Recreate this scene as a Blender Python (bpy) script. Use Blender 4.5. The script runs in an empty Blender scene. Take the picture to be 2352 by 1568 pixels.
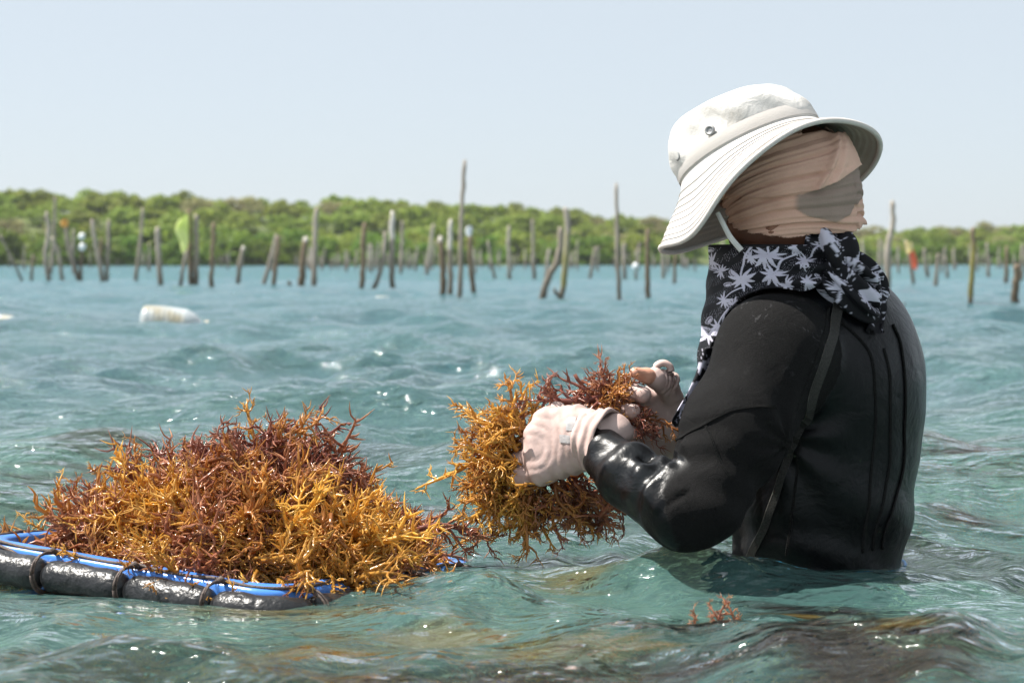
import bpy, math, random
import numpy as np

random.seed(5)
rng = np.random.default_rng(11)
sc = bpy.context.scene
COL = sc.collection
rad = math.radians

# ------------------------------------------------------------------ camera
FPX, CX, HY, CH = 4573.0, 1176.0, 602.0, 0.45     # focal length in reference units, horizon row, eye height


def P(x, y, Y):
    """a point at distance Y (metres) seen at reference coordinates x, y"""
    return np.array([(x - CX) * Y / FPX, Y, CH - (y - HY) * Y / FPX])


def PW(x, y):
    """point on the flat water seen at x, y"""
    return P(x, y, CH * FPX / (y - HY))


cam = bpy.data.cameras.new('camera')
cam_o = bpy.data.objects.new('camera', cam)
COL.objects.link(cam_o)
cam_o.location = (0, 0, CH)
cam_o.rotation_euler = (rad(90), 0, 0)
cam.lens = 70
cam.sensor_width = 36
cam.shift_y = -(784 - HY) / 2352
cam.clip_start = 0.05
cam.clip_end = 6000
cam.dof.use_dof = True
cam.dof.focus_distance = 2.93
cam.dof.aperture_fstop = 8
sc.camera = cam_o

# ------------------------------------------------------------------ light
SUN_AZ, SUN_EL = rad(-82), rad(60)               # azimuth clockwise from +Y
sdir = np.array([math.sin(SUN_AZ) * math.cos(SUN_EL), math.cos(SUN_AZ) * math.cos(SUN_EL), math.sin(SUN_EL)])
world = bpy.data.worlds.new('World')
sc.world = world
world.use_nodes = True
wn = world.node_tree
sky = wn.nodes.new('ShaderNodeTexSky')
sky.sky_type = 'NISHITA'
sky.sun_disc = False
sky.sun_elevation = SUN_EL
sky.sun_rotation = SUN_AZ
sky.air_density = 0.6
sky.dust_density = 1.3
sky.ozone_density = 3.0
veil = wn.nodes.new('ShaderNodeMix')              # thin even high haze over the whole sky
veil.data_type = 'RGBA'
veil.inputs[0].default_value = 0.84
veil.inputs[7].default_value = (2.58, 2.79, 2.87, 1)
wn.links.new(sky.outputs[0], veil.inputs[6])
bg = wn.nodes['Background']
wn.links.new(veil.outputs[2], bg.inputs[0])
bg.inputs[1].default_value = 0.11
sun = bpy.data.lights.new('sun', 'SUN')
sun.energy = 4.0
sun.angle = rad(0.53)
sun.color = (1.0, 0.95, 0.88)
sun_o = bpy.data.objects.new('sun', sun)
COL.objects.link(sun_o)
from mathutils import Vector, Matrix
sun_o.rotation_euler = Vector(sdir).to_track_quat('Z', 'Y').to_euler()
sun_o.location = (-20, -10, 40)
sc.view_settings.view_transform = 'Standard'
sc.view_settings.look = 'None'
sc.view_settings.gamma = 1
sc.view_settings.use_curve_mapping = False
sc.view_settings.exposure = 1.32
sc.cycles.use_denoising = True
sc.cycles.max_bounces = 8
sc.cycles.transparent_max_bounces = 12


# ------------------------------------------------------------------ helpers
def nrm(v):
    v = np.asarray(v, float)
    return v / (np.linalg.norm(v, axis=-1, keepdims=True) + 1e-12)


def mesh_np(name, V, faces, mat=None, smooth=True, attrs=None, uv=None):
    """V (n,3); faces: list of int arrays (k,3) or (k,4)"""
    me = bpy.data.meshes.new(name)
    V = np.asarray(V, np.float32)
    if not isinstance(faces, list):
        faces = [faces]
    faces = [np.asarray(f, np.int32) for f in faces if len(f)]
    nl = sum(f.size for f in faces)
    nf = sum(len(f) for f in faces)
    me.vertices.add(len(V))
    me.vertices.foreach_set('co', V.ravel())
    me.loops.add(nl)
    me.polygons.add(nf)
    me.loops.foreach_set('vertex_index', np.concatenate([f.ravel() for f in faces]))
    tot = np.concatenate([np.full(len(f), f.shape[1], np.int32) for f in faces])
    st = np.concatenate([[0], np.cumsum(tot)[:-1]]).astype(np.int32)
    me.polygons.foreach_set('loop_start', st)
    me.polygons.foreach_set('loop_total', tot)
    me.polygons.foreach_set('use_smooth', np.full(nf, smooth, bool))
    for k, a in (attrs or {}).items():
        a = np.asarray(a, np.float32)
        if a.ndim == 1:
            at = me.attributes.new(k, 'FLOAT', 'POINT')
            at.data.foreach_set('value', a)
        else:
            at = me.attributes.new(k, 'FLOAT_COLOR', 'POINT')
            c = np.ones((len(a), 4), np.float32)
            c[:, :3] = a
            at.data.foreach_set('color', c.ravel())
    me.update()
    me.validate()
    if mat:
        me.materials.append(mat)
    return me


def link(name, data, parent=None, **props):
    o = bpy.data.objects.new(name, data)
    COL.objects.link(o)
    if parent is not None:
        o.parent = parent
        if parent.parent is None and parent.type == 'EMPTY':
            pass
    for k, v in props.items():
        if v is not None:
            o[k] = v
    return o


def thing(name, label, cat, loc=(0, 0, 0), group=None):
    return_o = link(name, None, None, label=label, category=cat, group=group)
    return_o.location = [float(c) for c in loc]
    return_o.empty_display_size = 0.05
    return return_o


def part(name, me, parent, **props):
    """mesh given in world coordinates, parented to an unrotated thing"""
    o = link(name, me, parent, **props)
    root, off = parent, Vector((0, 0, 0))
    while root is not None:
        off += root.location
        root = root.parent
    o.location = -off
    return o


class MB:
    def __init__(s):
        s.V, s.Q, s.T, s.A, s.n = [], [], [], [], 0

    def add(s, V, Q=None, T=None, a=0.0):
        V = np.asarray(V, float)
        s.V.append(V)
        if Q is not None and len(Q):
            s.Q.append(np.asarray(Q) + s.n)
        if T is not None and len(T):
            s.T.append(np.asarray(T) + s.n)
        s.A.append(np.broadcast_to(np.asarray(a, float), (len(V),)) if np.ndim(a) <= 1 else a)
        s.n += len(V)

    def arrays(s):
        V = np.concatenate(s.V)
        f = []
        if s.Q:
            f.append(np.concatenate(s.Q))
        if s.T:
            f.append(np.concatenate(s.T))
        return V, f, np.concatenate(s.A)

    def mesh(s, name, mat=None, smooth=True, attr='tint'):
        V, f, A = s.arrays()
        return mesh_np(name, V, f, mat, smooth, {attr: A})


def tube_arrays(pts, r, n=6, cap=False):
    pts = np.asarray(pts, float)
    m = len(pts)
    r = np.broadcast_to(np.asarray(r, float), (m,))
    t = np.gradient(pts, axis=0)
    t = nrm(t)
    ref = np.array([0.0, 0, 1]) if abs(t[:, 2]).mean() < 0.8 else np.array([1.0, 0, 0])
    a = nrm(np.cross(t, ref))
    b = np.cross(t, a)
    ang = np.arange(n) * 2 * math.pi / n
    ring = a[:, None, :] * np.cos(ang)[None, :, None] + b[:, None, :] * np.sin(ang)[None, :, None]
    V = (pts[:, None, :] + ring * r[:, None, None]).reshape(-1, 3)
    i = np.arange(m - 1)[:, None] * n
    j = np.arange(n)[None, :]
    j2 = (j + 1) % n
    Q = np.stack([i + j, i + j2, i + n + j2, i + n + j], -1).reshape(-1, 4)
    T = np.zeros((0, 3), int)
    if cap:
        V = np.concatenate([V, pts[:1], pts[-1:]])
        k = m * n
        jj = np.arange(n)
        T = np.concatenate([np.stack([np.full(n, k), (jj + 1) % n, jj], -1),
                            np.stack([np.full(n, k + 1), (m - 1) * n + jj, (m - 1) * n + (jj + 1) % n], -1)])
    return V, Q, T


def tube(mb, pts, r, n=6, cap=True, a=0.0):
    V, Q, T = tube_arrays(pts, r, n, cap)
    if np.ndim(a) == 1:
        a = np.concatenate([np.repeat(a, n), [a[0], a[-1]] if cap else []])
    mb.add(V, Q, T, a)


def spline(pts, n):
    """Catmull-Rom through points"""
    pts = np.asarray(pts, float)
    p = np.concatenate([[2 * pts[0] - pts[1]], pts, [2 * pts[-1] - pts[-2]]])
    k = len(pts) - 1
    u = np.linspace(0, k - 1e-9, n)
    i = u.astype(int)
    t = (u - i)[:, None]
    a, b, c, d = p[i], p[i + 1], p[i + 2], p[i + 3]
    return 0.5 * ((2 * b) + (-a + c) * t + (2 * a - 5 * b + 4 * c - d) * t * t + (-a + 3 * b - 3 * c + d) * t ** 3)


def grid_faces(m, n, wrap=False):
    i = np.arange(m - 1)[:, None]
    j = np.arange(n if wrap else n - 1)[None, :]
    j2 = (j + 1) % n
    return np.stack([i * n + j, i * n + j2, (i + 1) * n + j2, (i + 1) * n + j], -1).reshape(-1, 4)


def rotm(axis_z, roll=0.0):
    z = nrm(axis_z)
    ref = np.array([0.0, 0, 1]) if abs(z[2]) < 0.9 else np.array([1.0, 0, 0])
    x = nrm(np.cross(ref, z))
    y = np.cross(z, x)
    c, s = math.cos(roll), math.sin(roll)
    return np.stack([x * c + y * s, -x * s + y * c, z], 1)


def vnoise(p, seed=0):
    """cheap smooth 3D noise in -1..1 (sum of sines)"""
    r = np.random.default_rng(seed)
    out = np.zeros(len(p))
    for k in range(7):
        d = nrm(r.normal(size=3)) * r.uniform(0.7, 1.6)
        out += np.sin(p @ d + r.uniform(0, 6.28))
    return out / 3.2


def sstep(a, b, x):
    t = np.clip((x - a) / (b - a), 0, 1)
    return t * t * (3 - 2 * t)


# ------------------------------------------------------------------ materials
class NT:
    def __init__(s, name):
        s.m = bpy.data.materials.new(name)
        s.m.use_nodes = True
        s.t = s.m.node_tree
        s.t.nodes.clear()
        s.out = s.t.nodes.new('ShaderNodeOutputMaterial')

    def n(s, typ, ins=None, **kw):
        nd = s.t.nodes.new(typ)
        for k, v in kw.items():
            setattr(nd, k, v)
        for k, v in (ins or {}).items():
            if isinstance(v, bpy.types.NodeSocket):
                s.t.links.new(v, nd.inputs[k])
            else:
                nd.inputs[k].default_value = v
        return nd

    def noise(s, scale, detail=3, vec=None, rough=0.5, dist=0.0):
        ins = {'Scale': scale, 'Detail': detail, 'Roughness': rough, 'Distortion': dist}
        if vec is not None:
            ins['Vector'] = vec
        return s.n('ShaderNodeTexNoise', ins).outputs[0]

    def ramp(s, fac, stops):
        nd = s.n('ShaderNodeValToRGB', {'Fac': fac})
        e = nd.color_ramp.elements
        while len(e) < len(stops):
            e.new(0.5)
        for k, (p, c) in enumerate(stops):
            e[k].position = p
            e[k].color = (*c, 1)
        return nd.outputs[0]

    def mix(s, fac, a, b, mode='MIX'):
        nd = s.n('ShaderNodeMix', data_type='RGBA', blend_type=mode)
        for k, v in ((0, fac), (6, a), (7, b)):
            if isinstance(v, bpy.types.NodeSocket):
                s.t.links.new(v, nd.inputs[k])
            else:
                nd.inputs[k].default_value = v if k == 0 else (*v, 1)
        return nd.outputs[2]

    def math(s, op, a, b=0.0, c=0.0):
        nd = s.n('ShaderNodeMath', operation=op)
        for k, v in enumerate((a, b, c)):
            if isinstance(v, bpy.types.NodeSocket):
                s.t.links.new(v, nd.inputs[k])
            else:
                nd.inputs[k].default_value = v
        return nd.outputs[0]

    def attr(s, name, out='Fac'):
        return s.n('ShaderNodeAttribute', attribute_name=name).outputs[out]

    def bump(s, h, dist, strength=1.0, normal=None):
        ins = {'Height': h, 'Distance': dist, 'Strength': strength}
        if normal is not None:
            ins['Normal'] = normal
        return s.n('ShaderNodeBump', ins).outputs[0]

    def pos(s):
        return s.n('ShaderNodeNewGeometry').outputs['Position']

    def obj(s):
        return s.n('ShaderNodeTexCoord').outputs['Object']

    def sep(s, v, k):
        return s.n('ShaderNodeSeparateXYZ', {0: v}).outputs[k]

    def bsdf(s, color, rough=0.6, normal=None, spec=0.5, **kw):
        ins = {'Base Color': color if isinstance(color, bpy.types.NodeSocket) else (*color, 1), 'Roughness': rough,
               'Specular IOR Level': spec}
        if normal is not None:
            ins['Normal'] = normal
        ins.update(kw)
        nd = s.n('ShaderNodeBsdfPrincipled', ins)
        return nd.outputs[0]

    def done(s, shader):
        s.t.links.new(shader, s.out.inputs[0])
        return s.m


def mat_simple(name, c1, c2, scale=8, rough=0.7, bump=0.0, bscale=None, spec=0.5, space='obj', detail=4, **kw):
    t = NT(name)
    v = t.obj() if space == 'obj' else t.pos()
    f = t.noise(scale, detail, v)
    c = t.ramp(f, [(0.3, c1), (0.7, c2)])
    nrmal = t.bump(t.noise(bscale or scale * 4, 4, v), bump) if bump else None
    return t.done(t.bsdf(c, rough, nrmal, spec, **kw))


def m_water():
    t = NT('sea_water')
    p = t.pos()
    far = t.attr('far')
    mp = t.n('ShaderNodeMapping', {'Vector': p, 'Scale': (0.75, 1.25, 1.0)}).outputs[0]
    n1 = t.noise(9.0, 3, mp, 0.55, 0.4)
    n2 = t.noise(38.0, 2, mp, 0.5, 0.3)
    mp2 = t.n('ShaderNodeMapping', {'Vector': p, 'Scale': (0.55, 1.5, 1.0)}).outputs[0]
    n3 = t.noise(1.5, 4, mp2, 0.6, 0.3)
    patch = t.noise(0.9, 2, p)
    n4 = t.noise(19.0, 2, mp, 0.5, 0.5)
    b0 = t.bump(n2, t.math('MULTIPLY', t.math('ADD', patch, -0.05), 0.018))
    b1 = t.bump(n4, t.math('MULTIPLY', t.math('ADD', t.math('MULTIPLY', patch, -1.0), 1.0), 0.026), 1.0, b0)
    b2 = t.bump(n1, 0.030, 1.0, b1)
    b3 = t.bump(n3, t.math('MULTIPLY', far, 0.26), 1.0, b2)
    fr = t.n('ShaderNodeFresnel', {'IOR': 1.333, 'Normal': b3}).outputs[0]
    mp3 = t.n('ShaderNodeMapping', {'Vector': p, 'Scale': (0.55, 1.0, 0.0), 'Location': (3.1, 1.7, 0)}).outputs[0]
    bott = t.noise(1.05, 5, mp3, 0.62, 0.5)
    body = t.ramp(bott, [(0.32, (0.022, 0.020, 0.020)), (0.42, (0.032, 0.060, 0.050)), (0.52, (0.068, 0.165, 0.155)), (0.66, (0.115, 0.235, 0.22))])
    deep = t.n('ShaderNodeMapRange', {'Value': t.sep(p, 1), 'From Min': 3.3, 'From Max': 7.0}).outputs[0]   # reflected sky put into the body colour: bluer and lighter with distance
    body = t.mix(t.math('MULTIPLY', deep, 0.9), body, (0.076, 0.172, 0.206))
    mp4 = t.n('ShaderNodeMapping', {'Vector': p, 'Scale': (3.0, 11.0, 0.0), 'Rotation': (0, 0, 0.12)}).outputs[0]
    brk = t.noise(1.6, 6, mp4, 0.72, 1.0)
    wd = t.n('ShaderNodeMapRange', {'Value': t.math('ADD', t.attr('weed'), t.math('MULTIPLY_ADD', brk, 2.4, -1.25)), 'From Min': 0.25, 'From Max': 0.75}).outputs[0]
    body = t.mix(t.math('MULTIPLY', wd, 0.9), body, (0.026, 0.017, 0.016))
    gd = t.n('ShaderNodeMapRange', {'Value': t.math('ADD', t.attr('goldweed'), t.math('MULTIPLY_ADD', brk, -2.6, 1.08)), 'From Min': 0.25, 'From Max': 0.8}).outputs[0]
    body = t.mix(t.math('MULTIPLY', gd, 0.7), body, (0.20, 0.14, 0.034))
    dif = t.n('ShaderNodeBsdfDiffuse', {'Color': body, 'Normal': b2}).outputs[0]
    tr = t.n('ShaderNodeBsdfRefraction', {'Color': (0.70, 0.88, 0.84, 1), 'Roughness': 0.0, 'IOR': 1.333, 'Normal': b3}).outputs[0]
    tf = t.math('MULTIPLY_ADD', far, -0.50, 0.62)
    under = t.n('ShaderNodeMixShader', {0: tf, 1: dif, 2: tr}).outputs[0]
    gl = t.n('ShaderNodeBsdfGlossy', {'Color': (1, 1, 1, 1), 'Roughness': 0.055, 'Normal': b3}).outputs[0]
    return t.done(t.n('ShaderNodeMixShader', {0: fr, 1: under, 2: gl}).outputs[0])


def m_seabed():
    t = NT('seabed')
    p = t.pos()
    f = t.noise(1.1, 5, p, 0.6)
    c = t.ramp(f, [(0.40, (0.035, 0.026, 0.022)), (0.5, (0.11, 0.10, 0.055)), (0.62, (0.30, 0.31, 0.23))])
    return t.done(t.bsdf(c, 0.9, t.bump(t.noise(9, 5, p), 0.05)))


def m_seaweed(name, base, mid, tip, transl=0.3):
    t = NT(name)
    a = t.attr('tint')
    c = t.ramp(a, [(0.0, base), (0.5, mid), (1.0, tip)])
    v = t.n('ShaderNodeObjectInfo').outputs['Random']
    f = t.noise(18, 3, t.pos())
    c = t.mix(t.math('MULTIPLY', f, 0.40), c, base)
    hs = t.n('ShaderNodeHueSaturation', {'Hue': t.math('MULTIPLY_ADD', v, 0.02, 0.488), 'Value': t.math('MULTIPLY_ADD', v, 0.45, 0.8), 'Color': c}).outputs[0]
    pr = t.bsdf(hs, 0.20, t.bump(t.noise(160, 2, t.pos()), 0.0008), 0.5)
    tl = t.n('ShaderNodeBsdfTranslucent', {'Color': hs}).outputs[0]
    return t.done(t.n('ShaderNodeMixShader', {0: transl, 1: pr, 2: tl}).outputs[0])


def m_neoprene():
    t = NT('neoprene')
    p = t.obj()
    g = t.attr('gloss')
    n = t.noise(900, 2, p)
    n2 = t.noise(22, 4, p)
    c1 = t.ramp(n, [(0.38, (0.0015, 0.0015, 0.0017)), (0.74, (0.0145, 0.0142, 0.0145))])
    c2 = t.ramp(n2, [(0.3, (0.0012, 0.0015, 0.002)), (0.8, (0.0025, 0.003, 0.004))])
    c = t.mix(g, c1, c2)
    salt = t.math('MULTIPLY', t.attr('salt'), t.math('GREATER_THAN', t.noise(40, 8, p, 0.75, 1.2), 0.60))
    c = t.mix(t.math('MULTIPLY', salt, 0.28), c, (0.18, 0.18, 0.19))
    r = t.math('MULTIPLY_ADD', g, -0.48, 0.80)
    b = t.bump(n, t.math('MULTIPLY_ADD', g, -0.0011, 0.0014))
    b = t.bump(t.noise(17, 4, p, 0.6, 0.6), 0.006, 0.7, b)
    return t.done(t.bsdf(c, r, b, t.math('MULTIPLY_ADD', t.attr('shine'), 0.35, t.math('MULTIPLY_ADD', g, 0.10, 0.13))))


def m_cloth_attr(name, rough=0.85, weave=700, fold=0.0015, sheen=0.0):
    t = NT(name)
    p = t.obj()
    c = t.attr('col', 'Color')
    n = t.noise(weave, 2, p)
    cc = t.mix(0.25, c, t.mix(n, (0.55, 0.55, 0.55), (1.2, 1.2, 1.2)), 'MULTIPLY')
    st = t.noise(16, 4, p, 0.6)
    cc = t.mix(0.3, cc, t.ramp(st, [(0.35, (0.65, 0.62, 0.6)), (0.65, (1, 1, 1))]), 'MULTIPLY')
    b = t.bump(n, 0.0006)
    b = t.bump(t.noise(60, 3, p, 0.6, 0.5), fold, 0.7, b)
    return t.done(t.bsdf(cc, rough, b, 0.25))


def m_wood(name, dry1, dry2):
    t = NT(name)
    p = t.obj()
    mp = t.n('ShaderNodeMapping', {'Vector': p, 'Scale': (14, 14, 1.6)}).outputs[0]
    f = t.noise(1.6, 5, mp, 0.6)
    rnd = t.n('ShaderNodeObjectInfo').outputs['Random']
    c = t.ramp(f, [(0.3, dry1), (0.7, dry2)])
    c = t.mix(t.math('MULTIPLY', t.noise(1.3, 2, p), 0.7), c, (0.10, 0.075, 0.05))
    z = t.math('ADD', t.sep(t.pos(), 2), t.math('MULTIPLY', t.noise(6, 3, t.pos()), 0.25))
    wet = t.math('SUBTRACT', 1.0, t.n('ShaderNodeMapRange', {'Value': z, 'From Min': 0.2, 'From Max': 0.75}).outputs[0])
    c = t.mix(t.math('MULTIPLY', wet, 0.8), c, (0.032, 0.027, 0.016))
    alg = t.math('MULTIPLY', t.attr('algae'), t.noise(7, 3, t.pos()))
    c = t.mix(alg, c, (0.20, 0.20, 0.02))
    c = t.mix(t.attr('white'), c, (0.62, 0.58, 0.52))
    return t.done(t.bsdf(c, 0.85, t.bump(f, 0.02)))


def m_leaf(name, c1, c2, c3):
    t = NT(name)
    rnd = t.n('ShaderNodeObjectInfo').outputs['Random']
    a = t.attr('tint')
    c = t.ramp(a, [(0.0, c1), (0.5, c2), (1.0, c3)])
    c = t.n('ShaderNodeHueSaturation', {'Hue': t.math('MULTIPLY_ADD', rnd, 0.03, 0.485), 'Value': t.math('MULTIPLY_ADD', rnd, 0.36, 0.98), 'Color': c}).outputs[0]
    d = t.bsdf(c, 0.6, None, 0.3)
    tl = t.n('ShaderNodeBsdfTranslucent', {'Color': c}).outputs[0]
    return t.done(t.n('ShaderNodeMixShader', {0: 0.5, 1: d, 2: tl}).outputs[0])


M = {}
M['water'] = m_water()
M['seabed'] = m_seabed()
M['gold'] = m_seaweed('golden_seaweed', (0.42, 0.19, 0.035), (0.70, 0.39, 0.075), (0.86, 0.57, 0.14), 0.42)
M['amber'] = m_seaweed('amber_seaweed', (0.30, 0.115, 0.04), (0.54, 0.25, 0.075), (0.77, 0.44, 0.11), 0.40)
M['russet'] = m_seaweed('russet_seaweed', (0.27, 0.105, 0.065), (0.45, 0.19, 0.105), (0.66, 0.34, 0.14), 0.34)
M['purple'] = m_seaweed('purple_brown_seaweed', (0.18, 0.068, 0.055), (0.32, 0.125, 0.09), (0.46, 0.21, 0.115), 0.30)
M['neoprene'] = m_neoprene()
M['print'] = m_cloth_attr('printed_cloth', 0.7, 900, 0.0012)
M['headcloth'] = m_cloth_attr('gauze_cloth', 0.9, 600, 0.0022)
t = NT('hat_cotton')
c_ = t.ramp(t.noise(9, 5, t.obj(), 0.6, 0.8), [(0.28, (0.47, 0.44, 0.40)), (0.42, (0.55, 0.535, 0.51)), (0.7, (0.59, 0.58, 0.565))])
b_ = t.bump(t.noise(850, 2, t.obj()), 0.0006)
b_ = t.bump(t.noise(24, 4, t.obj(), 0.6, 0.7), 0.006, 0.7, b_)
M['hat'] = t.done(t.bsdf(c_, 0.9, b_, 0.15))
M['hat_under'] = mat_simple('hat_underside', (0.30, 0.26, 0.22), (0.38, 0.335, 0.29), 16, 0.9, 0.0008, 700, 0.15)  # underside of the brim, a darker tone than the hat's top
M['hat_stitch'] = mat_simple('hat_stitch', (0.45, 0.415, 0.385), (0.54, 0.50, 0.47), 200, 0.9, 0, None, 0.1)
M['hat_trim'] = mat_simple('hat_trim', (0.56, 0.525, 0.49), (0.61, 0.575, 0.545), 16, 0.85, 0.0006, 900, 0.2)
M['steel'] = mat_simple('eyelet_metal', (0.22, 0.22, 0.22), (0.42, 0.42, 0.42), 80, 0.4, 0, None, 0.5, Metallic=0.8)
M['dark'] = mat_simple('dark_mesh', (0.10, 0.10, 0.10), (0.2, 0.2, 0.2), 300, 0.6)
M['strap'] = mat_simple('white_cord', (0.62, 0.62, 0.60), (0.74, 0.73, 0.70), 60, 0.7, 0.0006, 600)
M['skin'] = mat_simple('brown_skin', (0.14, 0.055, 0.032), (0.21, 0.088, 0.05), 24, 0.5, 0.0008, 300)
M['palm_skin'] = mat_simple('pale_skin', (0.62, 0.30, 0.20), (0.70, 0.38, 0.27), 40, 0.45, 0.0006, 300)
M['glove'] = mat_simple('glove_cotton', (0.42, 0.305, 0.275), (0.54, 0.41, 0.375), 26, 0.7, 0.0016, 60, 0.3)
M['glove_grey'] = mat_simple('glove_print', (0.32, 0.325, 0.335), (0.44, 0.40, 0.39), 90, 0.7, 0.0008, 200)
M['seam'] = mat_simple('seam_thread', (0.006, 0.006, 0.006), (0.022, 0.022, 0.022), 500, 0.9, 0.001, 900, 0.1)
M['webbing'] = mat_simple('black_webbing', (0.016, 0.016, 0.015), (0.040, 0.039, 0.035), 420, 0.7, 0.0012, 500, 0.25)
M['webbing_edge'] = mat_simple('webbing_edge', (0.02, 0.02, 0.018), (0.12, 0.115, 0.10), 300, 0.6, 0.0012, 500)
M['blue'] = mat_simple('blue_plastic', (0.055, 0.20, 0.62), (0.08, 0.26, 0.72), 5, 0.25, 0.0006, 60)
M['belt'] = mat_simple('blue_belt', (0.01, 0.20, 0.55), (0.02, 0.30, 0.68), 30, 0.4)
M['foam'] = mat_simple('black_foam', (0.006, 0.0065, 0.0075), (0.026, 0.027, 0.029), 26, 0.34, 0.004, 70)
M['cord'] = mat_simple('brown_cord', (0.045, 0.030, 0.024), (0.12, 0.085, 0.07), 300, 0.6, 0.001, 700)
M['wood_grey'] = m_wood('weathered_wood', (0.27, 0.235, 0.185), (0.48, 0.42, 0.35))
M['wood_brown'] = m_wood('brown_wood', (0.17, 0.125, 0.08), (0.33, 0.245, 0.16))
M['wood_pale'] = m_wood('pale_wood', (0.38, 0.33, 0.27), (0.56, 0.50, 0.43))
M['leaf_a'] = m_leaf('mangrove_leaf', (0.06, 0.115, 0.016), (0.12, 0.195, 0.022), (0.18, 0.26, 0.035))
M['leaf_b'] = m_leaf('light_leaf', (0.13, 0.18, 0.028), (0.21, 0.27, 0.04), (0.28, 0.33, 0.065))
M['leaf_c'] = m_leaf('dry_leaf', (0.15, 0.16, 0.06), (0.25, 0.24, 0.10), (0.33, 0.30, 0.16))
M['bark'] = mat_simple('mangrove_bark', (0.10, 0.08, 0.06), (0.22, 0.18, 0.14), 6, 0.9, 0.02)
M['land'] = mat_simple('wooded_ground', (0.05, 0.075, 0.025), (0.10, 0.12, 0.04), 0.3, 0.95, 0.1, 2, 0.2, 'pos')
t = NT('yellow_bag')
c_ = t.ramp(t.noise(5, 4, t.obj()), [(0.3, (0.62, 0.72, 0.24)), (0.7, (0.76, 0.82, 0.42))])
M['bag'] = t.done(t.n('ShaderNodeMixShader', {0: 0.5, 1: t.bsdf(c_, 0.5, t.bump(t.noise(12, 3, t.obj()), 0.02)), 2: t.n('ShaderNodeBsdfTranslucent', {'Color': c_}).outputs[0]}).outputs[0])
M['red'] = mat_simple('red_cloth', (0.62, 0.10, 0.05), (0.72, 0.16, 0.08), 8, 0.8, 0.01, 14)
M['yellow'] = mat_simple('yellow_cloth', (0.72, 0.55, 0.20), (0.78, 0.64, 0.32), 8, 0.8, 0.01, 14)
M['orange'] = mat_simple('orange_cloth', (0.60, 0.27, 0.05), (0.70, 0.38, 0.10), 8, 0.8, 0.01, 14)
M['white_plastic'] = mat_simple('white_plastic', (0.66, 0.70, 0.72), (0.78, 0.80, 0.80), 7, 0.3, 0.004, 20)
t = NT('cloudy_bottle')
c_ = t.ramp(t.noise(6, 4, t.obj()), [(0.35, (0.40, 0.36, 0.26)), (0.55, (0.52, 0.56, 0.58))])
sh_ = t.bsdf(c_, 0.25, t.bump(t.noise(18, 3, t.obj()), 0.006))
M['bottle'] = t.done(t.n('ShaderNodeMixShader', {0: 0.25, 1: sh_, 2: t.n('ShaderNodeBsdfTransparent', {'Color': (.9, .95, .95, 1)}).outputs[0]}).outputs[0])
M['stain'] = mat_simple('stained_plastic', (0.50, 0.38, 0.22), (0.64, 0.54, 0.40), 9, 0.5)

# ------------------------------------------------------------------ the water
TN, TL = np.array([-0.30, 2.56]), np.array([-0.775, 2.81])          # two corners of the floating tray
tu = nrm(TL - TN)
tv = np.array([tu[1], -tu[0]])
LU, LV = 0.54, 0.56
T0 = TN + tu * LU / 2 + tv * LV / 2


def tray_uv(x, y):
    d0, d1 = x - T0[0], y - T0[1]
    return d0 * tu[0] + d1 * tu[1], d0 * tv[0] + d1 * tv[1]


wr = np.random.default_rng(23)
WAVES = []
for k in range(12):
    lam = wr.uniform(0.95, 2.6)
    WAVES.append((lam, 0.050 * lam / 6.283, wr.normal(-1.62, 0.42), wr.uniform(0, 6.283)))
for k in range(34):
    lam = math.exp(wr.uniform(math.log(0.22), math.log(0.95)))
    WAVES.append((lam, 0.064 * lam / 6.283, wr.normal(-1.62, 0.62), wr.uniform(0, 6.283)))
for k in range(22):
    lam = math.exp(wr.uniform(math.log(0.075), math.log(0.22)))
    WAVES.append((lam, 0.046 * lam / 6.283, wr.normal(-1.6, 0.9), wr.uniform(0, 6.283)))
ELB = P(1560, 1258, 2.80)


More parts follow.
